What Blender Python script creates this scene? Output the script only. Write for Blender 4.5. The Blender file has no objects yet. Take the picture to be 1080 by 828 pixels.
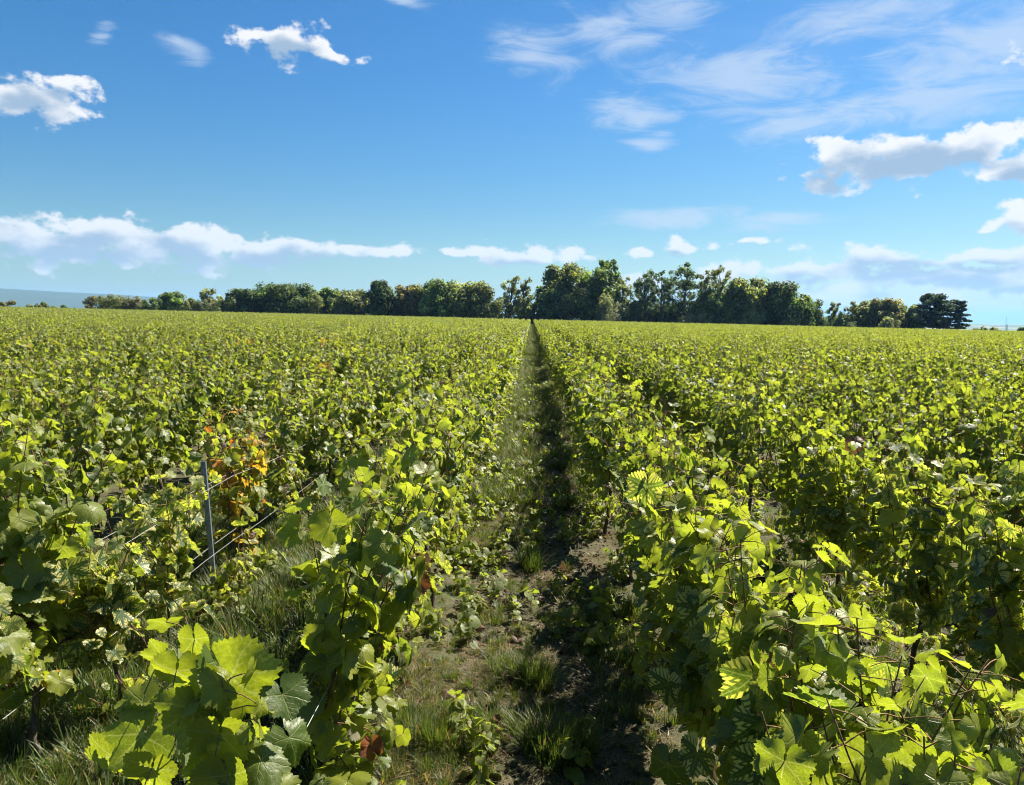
import bpy, math, random
import numpy as np
from mathutils import Matrix, Vector

S = bpy.context.scene
COL = S.collection
R = math.radians

# ------------------------------------------------------------------ camera
SLOPE = -0.0136                      # the field tips down gently to the right
CAM_Z = 1.75
FPX = 810.0                          # focal length in pixels of the 1080 px wide photograph
cam_d = bpy.data.cameras.new('camera'); cam = bpy.data.objects.new('camera', cam_d); COL.objects.link(cam)
cam_d.sensor_width = 36.0; cam_d.lens = 36.0 * FPX / 1080.0
cam_d.clip_start = 0.05; cam_d.clip_end = 60000
CAM_R = Matrix.Rotation(R(1.42), 3, 'Z') @ Matrix.Rotation(R(90 - 5.62), 3, 'X') @ Matrix.Rotation(R(0.6), 3, 'Z')
cam.matrix_world = Matrix.Translation((0, 0, CAM_Z)) @ CAM_R.to_4x4()
S.camera = cam


def ray(px, py):
    """direction of a photograph pixel (1080 x 828)"""
    return (CAM_R @ Vector((px - 540.0, 414.0 - py, -FPX))).normalized()


def at(px, py, Y):
    d = ray(px, py)
    return Vector((0, 0, CAM_Z)) + d * (Y / d.y)


# ------------------------------------------------------------------ sky and sun
SUN_AZ, SUN_EL = 46.0, 49.0
SUN_DIR = Vector((math.sin(R(SUN_AZ)) * math.cos(R(SUN_EL)), math.cos(R(SUN_AZ)) * math.cos(R(SUN_EL)), math.sin(R(SUN_EL))))
SUN_STRENGTH = 5.0
SKY_STRENGTH = 0.054
EXPOSURE = 1.62
SKY_SAT = 1.36
SKY_TINT = (0.44, 0.65, 0.74)

world = bpy.data.worlds.new('World'); S.world = world; world.use_nodes = True


class NT:
    """short hand for building node trees"""
    def __init__(s, tree):
        s.t = tree

    def n(s, kind, **kw):
        nd = s.t.nodes.new(kind)
        for k, v in kw.items():
            setattr(nd, k, v)
        return nd

    def put(s, sock, v):
        if isinstance(v, bpy.types.NodeSocket):
            s.t.links.new(v, sock)
        elif v is not None:
            if sock.type == 'RGBA' and len(v) == 3:
                v = (*v, 1)
            sock.default_value = v

    def m(s, op, a, b=None, c=None, clamp=False):
        nd = s.n('ShaderNodeMath', operation=op, use_clamp=clamp)
        s.put(nd.inputs[0], a)
        if b is not None: s.put(nd.inputs[1], b)
        if c is not None: s.put(nd.inputs[2], c)
        return nd.outputs[0]

    def vm(s, op, a, b=None, c=None):
        nd = s.n('ShaderNodeVectorMath', operation=op)
        s.put(nd.inputs[0], a)
        if b is not None: s.put(nd.inputs[1], b)
        if c is not None: s.put(nd.inputs[2], c)
        return nd.outputs['Value'] if op in ('LENGTH', 'DOT_PRODUCT') else nd.outputs[0]

    def ss(s, v, lo, hi, a=0.0, b=1.0, kind='SMOOTHSTEP'):
        nd = s.n('ShaderNodeMapRange', interpolation_type=kind)
        for i, q in enumerate((v, lo, hi, a, b)):
            s.put(nd.inputs[i], q)
        return nd.outputs[0]

    def mix(s, f, a, b, blend='MIX'):
        nd = s.n('ShaderNodeMix', data_type='RGBA', blend_type=blend)
        s.put(nd.inputs[0], f); s.put(nd.inputs[6], a); s.put(nd.inputs[7], b)
        return nd.outputs[2]

    def noise(s, vec, scale, detail=4.0, rough=0.55, dist=0.0, out=0):
        nd = s.n('ShaderNodeTexNoise')
        if vec is not None: s.put(nd.inputs['Vector'], vec)
        nd.inputs['Scale'].default_value = scale; nd.inputs['Detail'].default_value = detail
        nd.inputs['Roughness'].default_value = rough; nd.inputs['Distortion'].default_value = dist
        return nd.outputs[out]

    def comb(s, x, y, z=0.0):
        nd = s.n('ShaderNodeCombineXYZ')
        for i, q in enumerate((x, y, z)): s.put(nd.inputs[i], q)
        return nd.outputs[0]

    def sep(s, v):
        nd = s.n('ShaderNodeSeparateXYZ'); s.put(nd.inputs[0], v)
        return nd.outputs


def azel(px, py):
    d = ray(px, py)
    return math.atan2(d.x, d.y), math.asin(d.z)


def build_sky():
    t = NT(world.node_tree)
    bg = world.node_tree.nodes['Background']
    tc = t.n('ShaderNodeTexCoord').outputs['Generated']
    x, y, z = t.sep(tc)
    zc = t.m('MAXIMUM', z, 0.012)
    sk = t.n('ShaderNodeTexSky', sky_type='NISHITA', sun_disc=False)
    sk.sun_elevation = R(SUN_EL); sk.sun_rotation = R(SUN_AZ)
    sk.air_density = 1.0; sk.dust_density = 0.6; sk.ozone_density = 2.0; sk.altitude = 150
    t.put(sk.inputs[0], t.comb(x, y, zc))
    hs = t.n('ShaderNodeHueSaturation'); hs.inputs['Saturation'].default_value = SKY_SAT
    t.put(hs.inputs['Color'], sk.outputs[0])
    low = t.ss(t.m('ARCSINE', z), 0.0, 0.30)
    sky = t.mix(1.0, hs.outputs[0], t.mix(low, tuple(a * b for a, b in zip(SKY_TINT, (1.14, 0.91, 0.77))), SKY_TINT), 'MULTIPLY')
    az = t.m('ARCTAN2', x, y); el = t.m('ARCSINE', z)
    p = t.comb(az, el, 0.0)
    # warp so that no edge follows its ellipse
    w1 = t.n('ShaderNodeTexNoise'); w1.inputs['Scale'].default_value = 9.0; w1.inputs['Detail'].default_value = 2.0
    t.put(w1.inputs['Vector'], t.vm('MULTIPLY', p, (1, 2.2, 1)))
    wv = t.vm('MULTIPLY', t.vm('SUBTRACT', w1.outputs['Color'], (0.5, 0.5, 0.5)), (0.10, 0.045, 0))
    pw = t.vm('ADD', p, wv)

    def field(blobs, pw=pw):
        d = None
        for (px, py, rx, ry, *_) in blobs:
            a, e = azel(px, py)
            ix, iy = FPX / rx, FPX / ry
            q = t.vm('LENGTH', t.vm('MULTIPLY_ADD', pw, (ix, iy, 0), (-a * ix, -e * iy, 0)))
            d = q if d is None else t.m('MINIMUM', d, q)
        return t.m('SUBTRACT', 1.0, d)

    cumulus = [(310, 50, 50, 17), (352, 60, 26, 8), (282, 44, 26, 9),
               (30, 100, 58, 18), (72, 88, 24, 9),
               (45, 251, 90, 26), (100, 240, 50, 16), (190, 260, 105, 22), (300, 264, 95, 17), (395, 268, 48, 9),
               (548, 269, 85, 11), (485, 266, 38, 8), (665, 269, 24, 7), (728, 256, 36, 10), (795, 256, 18, 5),
               (895, 170, 62, 24), (960, 166, 80, 26), (1035, 156, 52, 20), (1075, 179, 30, 17),
               (1045, 232, 16, 7), (1078, 229, 26, 12), (930, 279, 85, 17), (1010, 292, 100, 13), (855, 287, 62, 11),
               (1040, 270, 46, 10), (1075, 298, 60, 12), (770, 288, 40, 11), (1065, 327, 45, 11), (905, 312, 60, 7),
               (1150, 150, 60, 25), (1180, 270, 90, 22), (-60, 240, 90, 22), (1160, 60, 60, 18),
               (990, 322, 50, 8), (640, 300, 60, 7)]
    m = field(cumulus)
    mu = field(cumulus, t.vm('ADD', pw, (0.006, 0.013, 0)))
    n1 = t.noise(t.vm('MULTIPLY', p, (1.0, 1.4, 1)), 26.0, 8.0, 0.58)
    T = t.m('MULTIPLY_ADD', t.m('SUBTRACT', n1, 0.5), 3.3, m)
    dens = t.ss(T, 0.0, 0.48)
    # thick hearts and undersides go grey blue, thin rims stay white
    n2 = t.noise(t.vm('ADD', t.vm('MULTIPLY', p, (1.0, 1.6, 1)), (0, -0.022, 0)), 20.0, 4.0, 0.5)
    thick = t.ss(t.m('MULTIPLY_ADD', t.m('SUBTRACT', n2, 0.5), 2.2, mu), 0.0, 0.80)
    warm = t.mix(thick, (6.0, 6.0, 6.0), (2.3, 3.1, 4.1))
    near = t.ss(el, 0.02, 0.16)
    ccol = t.mix(near, t.mix(0.30, warm, (3.3, 4.1, 4.9)), warm)
    # thin high cloud
    cirrus = [(640, 35, 60, 28), (188, 53, 24, 12), (108, 32, 14, 8), (705, 10, 60, 34), (790, 75, 120, 45), (910, 20, 120, 30), (1000, 70, 110, 40),
              (660, 120, 60, 14), (690, 147, 30, 8), (825, 235, 60, 14), (960, 110, 120, 28), (400, -2, 60, 10),
              (850, 125, 80, 20), (1080, 40, 90, 45), (720, 225, 80, 14), (570, 60, 60, 30)]
    mc = field(cirrus)
    rot = t.n('ShaderNodeMapping'); rot.inputs['Rotation'].default_value = (0, 0, R(-14)); rot.inputs['Scale'].default_value = (1.0, 3.6, 1)
    t.put(rot.inputs[0], p)
    nc = t.noise(rot.outputs[0], 7.5, 8.0, 0.66, 1.3)
    cd = t.m('MULTIPLY', t.ss(t.m('MULTIPLY_ADD', t.m('SUBTRACT', nc, 0.5), 3.0, mc), -0.1, 1.15), 0.66)
    veil = t.m('MULTIPLY', t.ss(t.noise(rot.outputs[0], 3.0, 5.0, 0.55, 0.4), 0.52, 0.8), t.m('MULTIPLY', t.ss(az, -0.1, 0.6), 0.20))
    c1 = t.mix(t.m('MAXIMUM', cd, veil), sky, (3.9, 4.6, 5.5))
    c2 = t.mix(t.m('MULTIPLY', dens, 0.96), c1, ccol)
    t.put(bg.inputs[0], c2); bg.inputs[1].default_value = SKY_STRENGTH
    world.cycles.sampling_method = 'MANUAL'; world.cycles.sample_map_resolution = 512


build_sky()
sun_d = bpy.data.lights.new('sun', 'SUN'); sun_d.energy = SUN_STRENGTH; sun_d.angle = R(0.53); sun_d.color = (1.0, 0.93, 0.80)
sun = bpy.data.objects.new('sun', sun_d); COL.objects.link(sun)
sun.rotation_euler = SUN_DIR.to_track_quat('Z', 'Y').to_euler()
sun.location = (20, 20, 40)

S.view_settings.view_transform = 'Standard'; S.view_settings.look = 'None'
S.view_settings.exposure = EXPOSURE; S.view_settings.gamma = 1.0
S.view_settings.use_curve_mapping = False
S.render.engine = 'CYCLES'
cy = S.cycles
cy.max_bounces = 9; cy.diffuse_bounces = 7; cy.glossy_bounces = 2; cy.transmission_bounces = 7
cy.transparent_max_bounces = 4; cy.volume_bounces = 0
cy.filter_width = 1.05
cy.use_denoising = True
try:
    cy.denoiser = 'OPENIMAGEDENOISE'; cy.denoising_input_passes = 'RGB_ALBEDO_NORMAL'; cy.denoising_prefilter = 'ACCURATE'
except Exception:
    pass
cy.sample_clamp_indirect = 12.0
cy.caustics_reflective = False; cy.caustics_refractive = False


# ------------------------------------------------------------------ helpers
def hash2(ix, iy, seed):
    h = (ix.astype(np.int64) * 374761393 + iy.astype(np.int64) * 668265263 + seed * 974634217) & 0xFFFFFFFF
    h = ((h ^ (h >> 13)) * 1274126177) & 0xFFFFFFFF
    return ((h ^ (h >> 16)) & 0xFFFF) / 65535.0


def vnoise(x, y, seed=0):
    x = np.asarray(x, float); y = np.asarray(y, float)
    ix = np.floor(x); iy = np.floor(y); fx = x - ix; fy = y - iy
    fx = fx * fx * (3 - 2 * fx); fy = fy * fy * (3 - 2 * fy)
    a = hash2(ix, iy, seed); b = hash2(ix + 1, iy, seed); c = hash2(ix, iy + 1, seed); d = hash2(ix + 1, iy + 1, seed)
    return (a * (1 - fx) + b * fx) * (1 - fy) + (c * (1 - fx) + d * fx) * fy


def fbm(x, y, seed=0, octv=4):
    v = 0; amp = 0.5; tot = 0
    for k in range(octv):
        v = v + amp * vnoise(x * 2 ** k, y * 2 ** k, seed + k); tot += amp; amp *= 0.5
    return v / tot


def build(name, V, polys, mats=(), mi=None, uv=None, col=None, smooth=True):
    """one mesh from vertex array, list of (n,k) face arrays, per-face material index, per-vertex uv and colour"""
    me = bpy.data.meshes.new(name)
    V = np.asarray(V, np.float32)
    polys = [np.asarray(p, np.int32) for p in polys if len(p)]
    nl = sum(p.size for p in polys); nf = sum(len(p) for p in polys)
    me.vertices.add(len(V)); me.vertices.foreach_set('co', V.ravel())
    me.loops.add(nl); me.polygons.add(nf)
    lv = np.concatenate([p.ravel() for p in polys])
    me.loops.foreach_set('vertex_index', lv)
    tot = np.concatenate([np.full(len(p), p.shape[1], np.int32) for p in polys])
    start = np.concatenate([[0], np.cumsum(tot)[:-1]]).astype(np.int32)
    me.polygons.foreach_set('loop_start', start)
    me.update(calc_edges=True)
    if mi is not None:
        me.polygons.foreach_set('material_index', np.asarray(mi, np.int32))
    me.polygons.foreach_set('use_smooth', np.full(nf, smooth, bool))
    if uv is not None:
        l = me.uv_layers.new(name='UVMap'); l.data.foreach_set('uv', np.asarray(uv, np.float32)[lv].ravel())
    if col is not None:
        a = me.attributes.new('leaf_look', 'FLOAT_COLOR', 'POINT')
        c = np.ones((len(V), 4), np.float32); c[:, :3] = col
        a.data.foreach_set('color', c.ravel())
    for m in mats: me.materials.append(m)
    me.validate()
    return me


class Geo:
    """collects pieces into one mesh"""
    def __init__(s):
        s.V = []; s.P = []; s.M = []; s.UV = []; s.C = []; s.n = 0

    def add(s, V, F, mi=0, uv=None, col=None):
        V = np.asarray(V, float).reshape(-1, 3)
        F = np.asarray(F, np.int64)
        s.V.append(V); s.P.append(F + s.n); s.M.append(np.full(len(F), mi))
        s.UV.append(np.zeros((len(V), 2)) if uv is None else np.asarray(uv))
        c = np.zeros((len(V), 3))
        if col is not None: c[:] = col
        s.C.append(c); s.n += len(V)

    def mesh(s, name, mats, smooth=True, uv=True, col=True):
        ks = sorted({p.shape[1] for p in s.P})
        P = []; M = []
        for k in ks:
            P.append(np.concatenate([p for p in s.P if p.shape[1] == k]))
            M.append(np.concatenate([m for p, m in zip(s.P, s.M) if p.shape[1] == k]))
        return build(name, np.concatenate(s.V), P, mats, np.concatenate(M),
                     np.concatenate(s.UV) if uv else None, np.concatenate(s.C) if col else None, smooth)


def tube(pts, rad, sides=6, cap=True):
    pts = np.asarray(pts, float); n = len(pts)
    rad = np.broadcast_to(np.asarray(rad, float), (n,))
    tan = np.gradient(pts, axis=0); tan /= np.linalg.norm(tan, axis=1)[:, None] + 1e-9
    ref = np.array([1.0, 0, 0]) if abs(tan[0][0]) < 0.8 else np.array([0, 1.0, 0])
    u = np.cross(tan, ref); u /= np.linalg.norm(u, axis=1)[:, None] + 1e-9
    w = np.cross(tan, u)
    a = np.arange(sides) * 2 * np.pi / sides
    V = pts[:, None] + rad[:, None, None] * (u[:, None] * np.cos(a)[None, :, None] + w[:, None] * np.sin(a)[None, :, None])
    V = V.reshape(-1, 3)
    i = np.arange(n - 1)[:, None] * sides; j = np.arange(sides)[None]
    F = np.stack([i + j, i + (j + 1) % sides, i + sides + (j + 1) % sides, i + sides + j], -1).reshape(-1, 4)
    if cap:
        V = np.concatenate([V, pts[[-1]] + tan[[-1]] * rad[-1] * 0.6])
        b = (n - 1) * sides
        F2 = np.stack([b + np.arange(sides), b + (np.arange(sides) + 1) % sides, np.full(sides, n * sides), np.full(sides, n * sides)], -1)
        F = np.concatenate([F, F2[:, [0, 1, 2, 2]]])
        # the cap is made of triangles: keep it as quads with a tiny second tip vertex
        V = np.concatenate([V, V[[-1]] + tan[[-1]] * 1e-4])
        F[-sides:, 3] = n * sides + 1
        F[-sides:, 2] = n * sides
        F = F[:-sides]
        F3 = np.stack([b + np.arange(sides), b + (np.arange(sides) + 1) % sides, np.full(sides, n * sides)], -1)
        V = V[:-1]
        return V, F, F3
    return V, F, None


def add_tube(g, pts, rad, sides=6, mi=0, col=None):
    V, F, T = tube(pts, rad, sides)
    off = g.n
    g.add(V, F, mi, col=col)
    if T is not None:
        g.P.append(T + off); g.M.append(np.full(len(T), mi))


def link(name, me, parent=None, loc=None):
    o = bpy.data.objects.new(name, me); COL.objects.link(o)
    if parent is not None: o.parent = parent
    if loc is not None: o.location = loc
    return o


def tag(o, label=None, cat=None, group=None, kind=None):
    for k, v in (('label', label), ('category', cat), ('group', group), ('kind', kind)):
        if v: o[k] = v
    return o


def empty(name, loc=(0, 0, 0), rz=0.0):
    o = bpy.data.objects.new(name, None); COL.objects.link(o)
    o.location = loc; o.rotation_euler = (0, 0, rz); o.empty_display_size = 0.1
    return o


def material(name):
    m = bpy.data.materials.new(name); m.use_nodes = True
    t = NT(m.node_tree)
    b = m.node_tree.nodes['Principled BSDF']
    return m, t, b, m.node_tree.nodes['Material Output']


# ------------------------------------------------------------------ terrain
RIDGE_T = np.array([-3.0, -1.2, -0.69, -0.47, -0.32, 0.0, 0.6, 1.2, 3.0])
RIDGE_H = np.array([200.0, 215, 172, 126, 74, -6, -20, -22, -22])


def height(x, y):
    x = np.asarray(x, float); y = np.asarray(y, float)
    r = np.hypot(x, y)
    h = SLOPE * 400 * np.tanh(x / 400)
    t = np.clip((r - 235) / 1500, 0, 1); t = t * t * (3 - 2 * t)
    h = h * (1 - t) - 55 * t
    ta = np.where(y > 1, x / np.maximum(y, 1), np.sign(x) * 3)
    rh = np.interp(ta, RIDGE_T, RIDGE_H) + 55
    rh = rh + 9 * (fbm(x / 900, y / 900, 5, 3) - 0.5)
    g = np.where(r < 6800, np.exp(-((r - 6800) / 1500) ** 2), np.exp(-((r - 6800) / 6000) ** 2))
    return h + np.where(y > 0, rh * g, 0)


def near_bumps(x, y):
    """furrows, clods and the trodden line of the path"""
    b = 0.035 * (fbm(x * 1.6, y * 1.1, 11, 3) - 0.5) + 0.030 * (fbm(x * 7, y * 7, 21, 3) - 0.5) + 0.014 * (vnoise(x * 26, y * 26, 31) - 0.5)
    rut = -0.025 * np.exp(-((x - 0.17 - 0.05 * np.sin(y * 0.9)) / 0.13) ** 2) - 0.018 * np.exp(-((x + 0.30) / 0.10) ** 2)
    fade = np.clip(1.0 - (np.hypot(x, y) - 8) / 14, 0, 1)
    return (b + rut * (np.abs(x) < 0.7)) * fade


def graded(dense, step, end, grow):
    a = list(np.arange(dense[0], dense[1] + 1e-6, step)); s = step
    while a[-1] < end:
        s *= grow; a.append(a[-1] + s)
    return a


xs = graded((0, 3.2), 0.035, 15000, 1.12)
xs = np.array([-v for v in xs[:0:-1]] + xs)
ys = graded((0.8, 8.0), 0.035, 16000, 1.10)
yb = graded((0, 0.01), 0.3, 60, 1.3)
ys = np.array([0.8 - v for v in yb[:0:-1]] + ys)
GX, GY = np.meshgrid(xs, ys)
GZ = height(GX, GY) + near_bumps(GX, GY)
nx, ny = len(xs), len(ys)
i, j = np.meshgrid(np.arange(nx - 1), np.arange(ny - 1))
q = (j * nx + i).ravel()
quads = np.stack([q, q + 1, q + nx + 1, q + nx], -1)


def ground_material():
    m, t, b, out = material('soil_and_land')
    geo = t.n('ShaderNodeNewGeometry').outputs['Position']
    x, y, z = t.sep(geo)
    n_big = t.noise(geo, 1.3, 4, 0.6); n_mid = t.noise(geo, 9.0, 5, 0.65); n_fine = t.noise(geo, 60.0, 4, 0.7)
    soil = t.mix(t.ss(n_mid, 0.3, 0.7), (0.040, 0.026, 0.018), (0.115, 0.077, 0.050))
    soil = t.mix(t.ss(n_fine, 0.45, 0.75), soil, (0.19, 0.135, 0.09))
    soil = t.mix(t.ss(n_big, 0.55, 0.72), soil, (0.032, 0.022, 0.016))
    moss = t.mix(t.ss(n_fine, 0.3, 0.7), (0.035, 0.055, 0.015), (0.085, 0.11, 0.035))
    soil = t.mix(t.m('MULTIPLY', t.ss(t.noise(geo, 2.6, 5, 0.7), 0.50, 0.62), 0.75), soil, moss)
    vor = t.n('ShaderNodeTexVoronoi'); t.put(vor.inputs['Vector'], geo); vor.inputs['Scale'].default_value = 48
    peb = t.m('MULTIPLY', t.ss(vor.outputs['Distance'], 0.30, 0.18), t.ss(t.noise(geo, 14, 2, 0.5), 0.54, 0.62))
    soil = t.mix(peb, soil, (0.26, 0.22, 0.165))
    # the headland track, meadow and valley beyond the vines
    dry = t.mix(t.ss(t.noise(geo, 0.6, 4, 0.6), 0.35, 0.65), (0.30, 0.27, 0.15), (0.20, 0.22, 0.08))
    c = t.mix(t.ss(y, 181, 183.5), soil, dry)
    rr = t.vm('LENGTH', t.vm('MULTIPLY', geo, (1, 1, 0)))
    fld = t.n('ShaderNodeTexVoronoi'); t.put(fld.inputs['Vector'], t.vm('MULTIPLY', geo, (0.0035, 0.0016, 0)))
    fld.inputs['Scale'].default_value = 1.0
    patch = t.n('ShaderNodeValToRGB')
    cr = patch.color_ramp; cr.interpolation = 'CONSTANT'
    cr.elements[0].color = (0.07, 0.10, 0.03, 1); cr.elements[1].position = 0.4; cr.elements[1].color = (0.22, 0.20, 0.10, 1)
    e = cr.elements.new(0.65); e.color = (0.10, 0.13, 0.04, 1)
    t.put(patch.inputs[0], t.sep(fld.outputs['Color'])[0])
    c = t.mix(t.ss(rr, 230, 330), c, patch.outputs[0])
    c = t.mix(t.ss(t.m('ADD', z, t.m('MULTIPLY', t.noise(geo, 0.004, 4, 0.6), 60)), 0.0, 55.0), c,
              t.mix(t.noise(geo, 0.01, 5, 0.7), (0.02, 0.035, 0.015), (0.06, 0.08, 0.03)))
    t.put(b.inputs['Base Color'], c)
    b.inputs['Roughness'].default_value = 0.95; b.inputs['Specular IOR Level'].default_value = 0.15
    bp = t.n('ShaderNodeBump'); bp.inputs['Strength'].default_value = 0.7; bp.inputs['Distance'].default_value = 0.02
    t.put(bp.inputs['Height'], t.m('ADD', t.m('MULTIPLY', n_fine, 0.6), t.m('ADD', n_mid, t.m('MULTIPLY', peb, 0.8))))
    t.put(b.inputs['Normal'], bp.outputs[0])
    return m


ground = link('ground', build('ground', np.stack([GX, GY, GZ], -1).reshape(-1, 3), [quads], [ground_material()]))
tag(ground, kind='structure')

# ------------------------------------------------------------------ foliage materials


def leaf_material(name='vine_leaf', detail=True):
    m, t, b, out = material(name)
    at_ = t.n('ShaderNodeAttribute', attribute_name='leaf_look')
    tint, chl, aut = t.sep(at_.outputs['Color'])
    uvn = t.n('ShaderNodeUVMap', uv_map='UVMap')
    u, v, _ = t.sep(uvn.outputs[0])
    au = t.m('ABSOLUTE', u)
    ang = t.m('ADD', t.m('ARCTAN2', au, v), t.m('MULTIPLY', t.m('SUBTRACT', t.noise(t.comb(u, v, t.m('MULTIPLY', tint, 31.0)), 2.2, 2, 0.5), 0.5), 0.34))
    r = t.m('SQRT', t.m('ADD', t.m('MULTIPLY', u, u), t.m('MULTIPLY', v, v)))
    d = None
    for a in (0.0, 0.88, 1.80):
        q = t.m('ABSOLUTE', t.m('SUBTRACT', ang, a))
        d = q if d is None else t.m('MINIMUM', d, q)
    dist = t.m('MULTIPLY', r, t.m('SINE', d)); along = t.m('MULTIPLY', r, t.m('COSINE', d))
    per = t.m('SUBTRACT', t.m('FRACT', t.m('MULTIPLY', t.m('SUBTRACT', along, t.m('MULTIPLY', dist, 0.85)), 5.2)), 0.5)
    sec = t.m('ABSOLUTE', per)                                    # 0 on a side vein
    nz = t.noise(t.comb(u, v, tint), 7.0, 3, 0.6)
    nz2 = t.noise(t.comb(u, v, t.m('MULTIPLY', tint, 7.0)), 15.0, 4, 0.65)
    wob = t.m('MULTIPLY', t.m('SUBTRACT', nz, 0.5), 0.10)
    main = t.ss(t.m('ADD', dist, t.m('MULTIPLY', r, 0.012)), 0.038, 0.012)
    side = t.m('MULTIPLY', t.ss(sec, 0.075, 0.015), t.ss(dist, 0.0, 0.45, 0.55, 0.12))
    vein = t.m('MAXIMUM', main, side)
    green = t.mix(tint, (0.034, 0.072, 0.013), (0.205, 0.225, 0.020))
    green = t.mix(t.ss(nz, 0.45, 0.75), green, t.mix(0.35, green, (0.10, 0.13, 0.02)))
    green = t.mix(t.m('MULTIPLY', vein, 0.45), green, (0.20, 0.24, 0.06))
    # bleached leaves: pale between the veins, dark green along them
    wide = t.m('ADD', t.m('SUBTRACT', 0.15, t.m('MULTIPLY', r, 0.085)), wob)
    keep = t.m('MAXIMUM', t.ss(dist, t.m('ADD', wide, 0.035), wide),
               t.m('MULTIPLY', t.ss(sec, 0.27, 0.12), t.ss(dist, 0.55, 0.22)))
    pale = t.mix(nz, (0.43, 0.41, 0.085), (0.58, 0.51, 0.22))
    bleach = t.mix(keep, pale, (0.035, 0.075, 0.016))
    c = t.mix(t.ss(chl, 0.25, 0.75), green, bleach)
    # autumn: yellow, then orange red from the margin inwards, then brown
    ramp = t.n('ShaderNodeValToRGB'); cr = ramp.color_ramp
    cr.elements[0].position = 0.0; cr.elements[0].color = (0.50, 0.38, 0.03, 1)
    cr.elements[1].position = 1.0; cr.elements[1].color = (0.10, 0.045, 0.022, 1)
    for ps, cc in ((0.48, (0.55, 0.27, 0.025, 1)), (0.66, (0.38, 0.085, 0.015, 1)), (0.82, (0.17, 0.025, 0.012, 1))):
        e = cr.elements.new(ps); e.color = cc
    edge = t.m('ADD', t.m('MULTIPLY', r, 0.35), t.m('MULTIPLY', t.m('SUBTRACT', nz, 0.5), 0.9))
    t.put(ramp.inputs[0], t.m('ADD', t.m('MULTIPLY', aut, 0.72), t.m('MULTIPLY', edge, 0.42)))
    af = t.ss(t.m('ADD', aut, t.m('MULTIPLY', t.m('SUBTRACT', edge, 0.3), 0.55)), 0.22, 0.42)
    af = t.m('MULTIPLY', af, t.ss(aut, 0.05, 0.25))
    c = t.mix(af, c, ramp.outputs[0])
    dead = t.ss(aut, 0.84, 0.93)
    c = t.mix(dead, c, t.mix(nz, (0.075, 0.042, 0.026), (0.20, 0.125, 0.07)))
    # scorched spots and margins
    spot = t.m('MULTIPLY', t.ss(t.m('ADD', nz2, t.m('MULTIPLY', r, 0.10)), 0.70, 0.76), 0.85)
    c = t.mix(spot, c, (0.20, 0.13, 0.055))
    back = t.n('ShaderNodeNewGeometry').outputs['Backfacing']
    under = t.mix(0.5, t.mix(1.0, c, (1.25, 1.2, 1.3), 'MULTIPLY'), (0.20, 0.24, 0.125))
    surf = t.mix(back, c, under)
    t.put(b.inputs['Base Color'], surf)
    t.put(b.inputs['Roughness'], t.m('MULTIPLY_ADD', back, 0.30, t.m('MULTIPLY_ADD', nz, 0.22, 0.34)))
    b.inputs['Specular IOR Level'].default_value = 0.5
    bp = t.n('ShaderNodeBump'); bp.inputs['Strength'].default_value = 0.45; bp.inputs['Distance'].default_value = 0.003
    t.put(bp.inputs['Height'], t.m('ADD', t.m('MULTIPLY', vein, -1.0), t.m('MULTIPLY', nz, 0.8)))
    t.put(b.inputs['Normal'], bp.outputs[0])
    tr = t.n('ShaderNodeBsdfTranslucent')
    tcol = t.mix(1.0, c, (2.45, 2.45, 1.0), 'MULTIPLY')
    tcol = t.mix(0.34, tcol, (0.315, 0.41, 0.02))
    tcol = t.mix(t.m('MULTIPLY', t.m('MAXIMUM', main, t.m('MULTIPLY', side, 1.5)), 0.55), tcol, (0.62, 0.66, 0.16))
    tcol = t.mix(1.0, tcol, t.mix(t.ss(nz2, 0.35, 0.7), (0.72, 0.74, 0.7), (1.12, 1.1, 1.0)), 'MULTIPLY')
    tcol = t.mix(t.m('MULTIPLY', t.ss(aut, 0.3, 0.7), 0.75), tcol, (0.30, 0.06, 0.012))
    tcol = t.mix(dead, tcol, (0.09, 0.045, 0.02))
    t.put(tr.inputs[0], tcol)
    mx = t.n('ShaderNodeMixShader'); mx.inputs[0].default_value = 0.48
    t.put(mx.inputs[1], b.outputs[0]); t.put(mx.inputs[2], tr.outputs[0]); t.put(out.inputs[0], mx.outputs[0])
    return m


def tree_leaf_material():
    m, t, b, out = material('tree_leaf')
    at_ = t.n('ShaderNodeAttribute', attribute_name='leaf_look')
    c = at_.outputs['Color']
    t.put(b.inputs['Base Color'], c); b.inputs['Roughness'].default_value = 0.6; b.inputs['Specular IOR Level'].default_value = 0.35
    tr = t.n('ShaderNodeBsdfTranslucent'); t.put(tr.inputs[0], t.mix(1.0, c, (2.2, 2.2, 1.0), 'MULTIPLY'))
    mx = t.n('ShaderNodeMixShader'); mx.inputs[0].default_value = 0.42
    t.put(mx.inputs[1], b.outputs[0]); t.put(mx.inputs[2], tr.outputs[0]); t.put(out.inputs[0], mx.outputs[0])
    return m


def blade_material():
    m, t, b, out = material('grass_blade')
    at_ = t.n('ShaderNodeAttribute', attribute_name='leaf_look')
    oi = t.n('ShaderNodeObjectInfo').outputs['Random']
    c = t.mix(t.m('MULTIPLY', oi, 0.5), at_.outputs['Color'], t.mix(1.0, at_.outputs['Color'], (1.6, 1.15, 0.8), 'MULTIPLY'))
    t.put(b.inputs['Base Color'], c); b.inputs['Roughness'].default_value = 0.5
    tr = t.n('ShaderNodeBsdfTranslucent'); t.put(tr.inputs[0], t.mix(1.0, c, (1.9, 1.9, 0.9), 'MULTIPLY'))
    mx = t.n('ShaderNodeMixShader'); mx.inputs[0].default_value = 0.38
    t.put(mx.inputs[1], b.outputs[0]); t.put(mx.inputs[2], tr.outputs[0]); t.put(out.inputs[0], mx.outputs[0])
    return m


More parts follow.
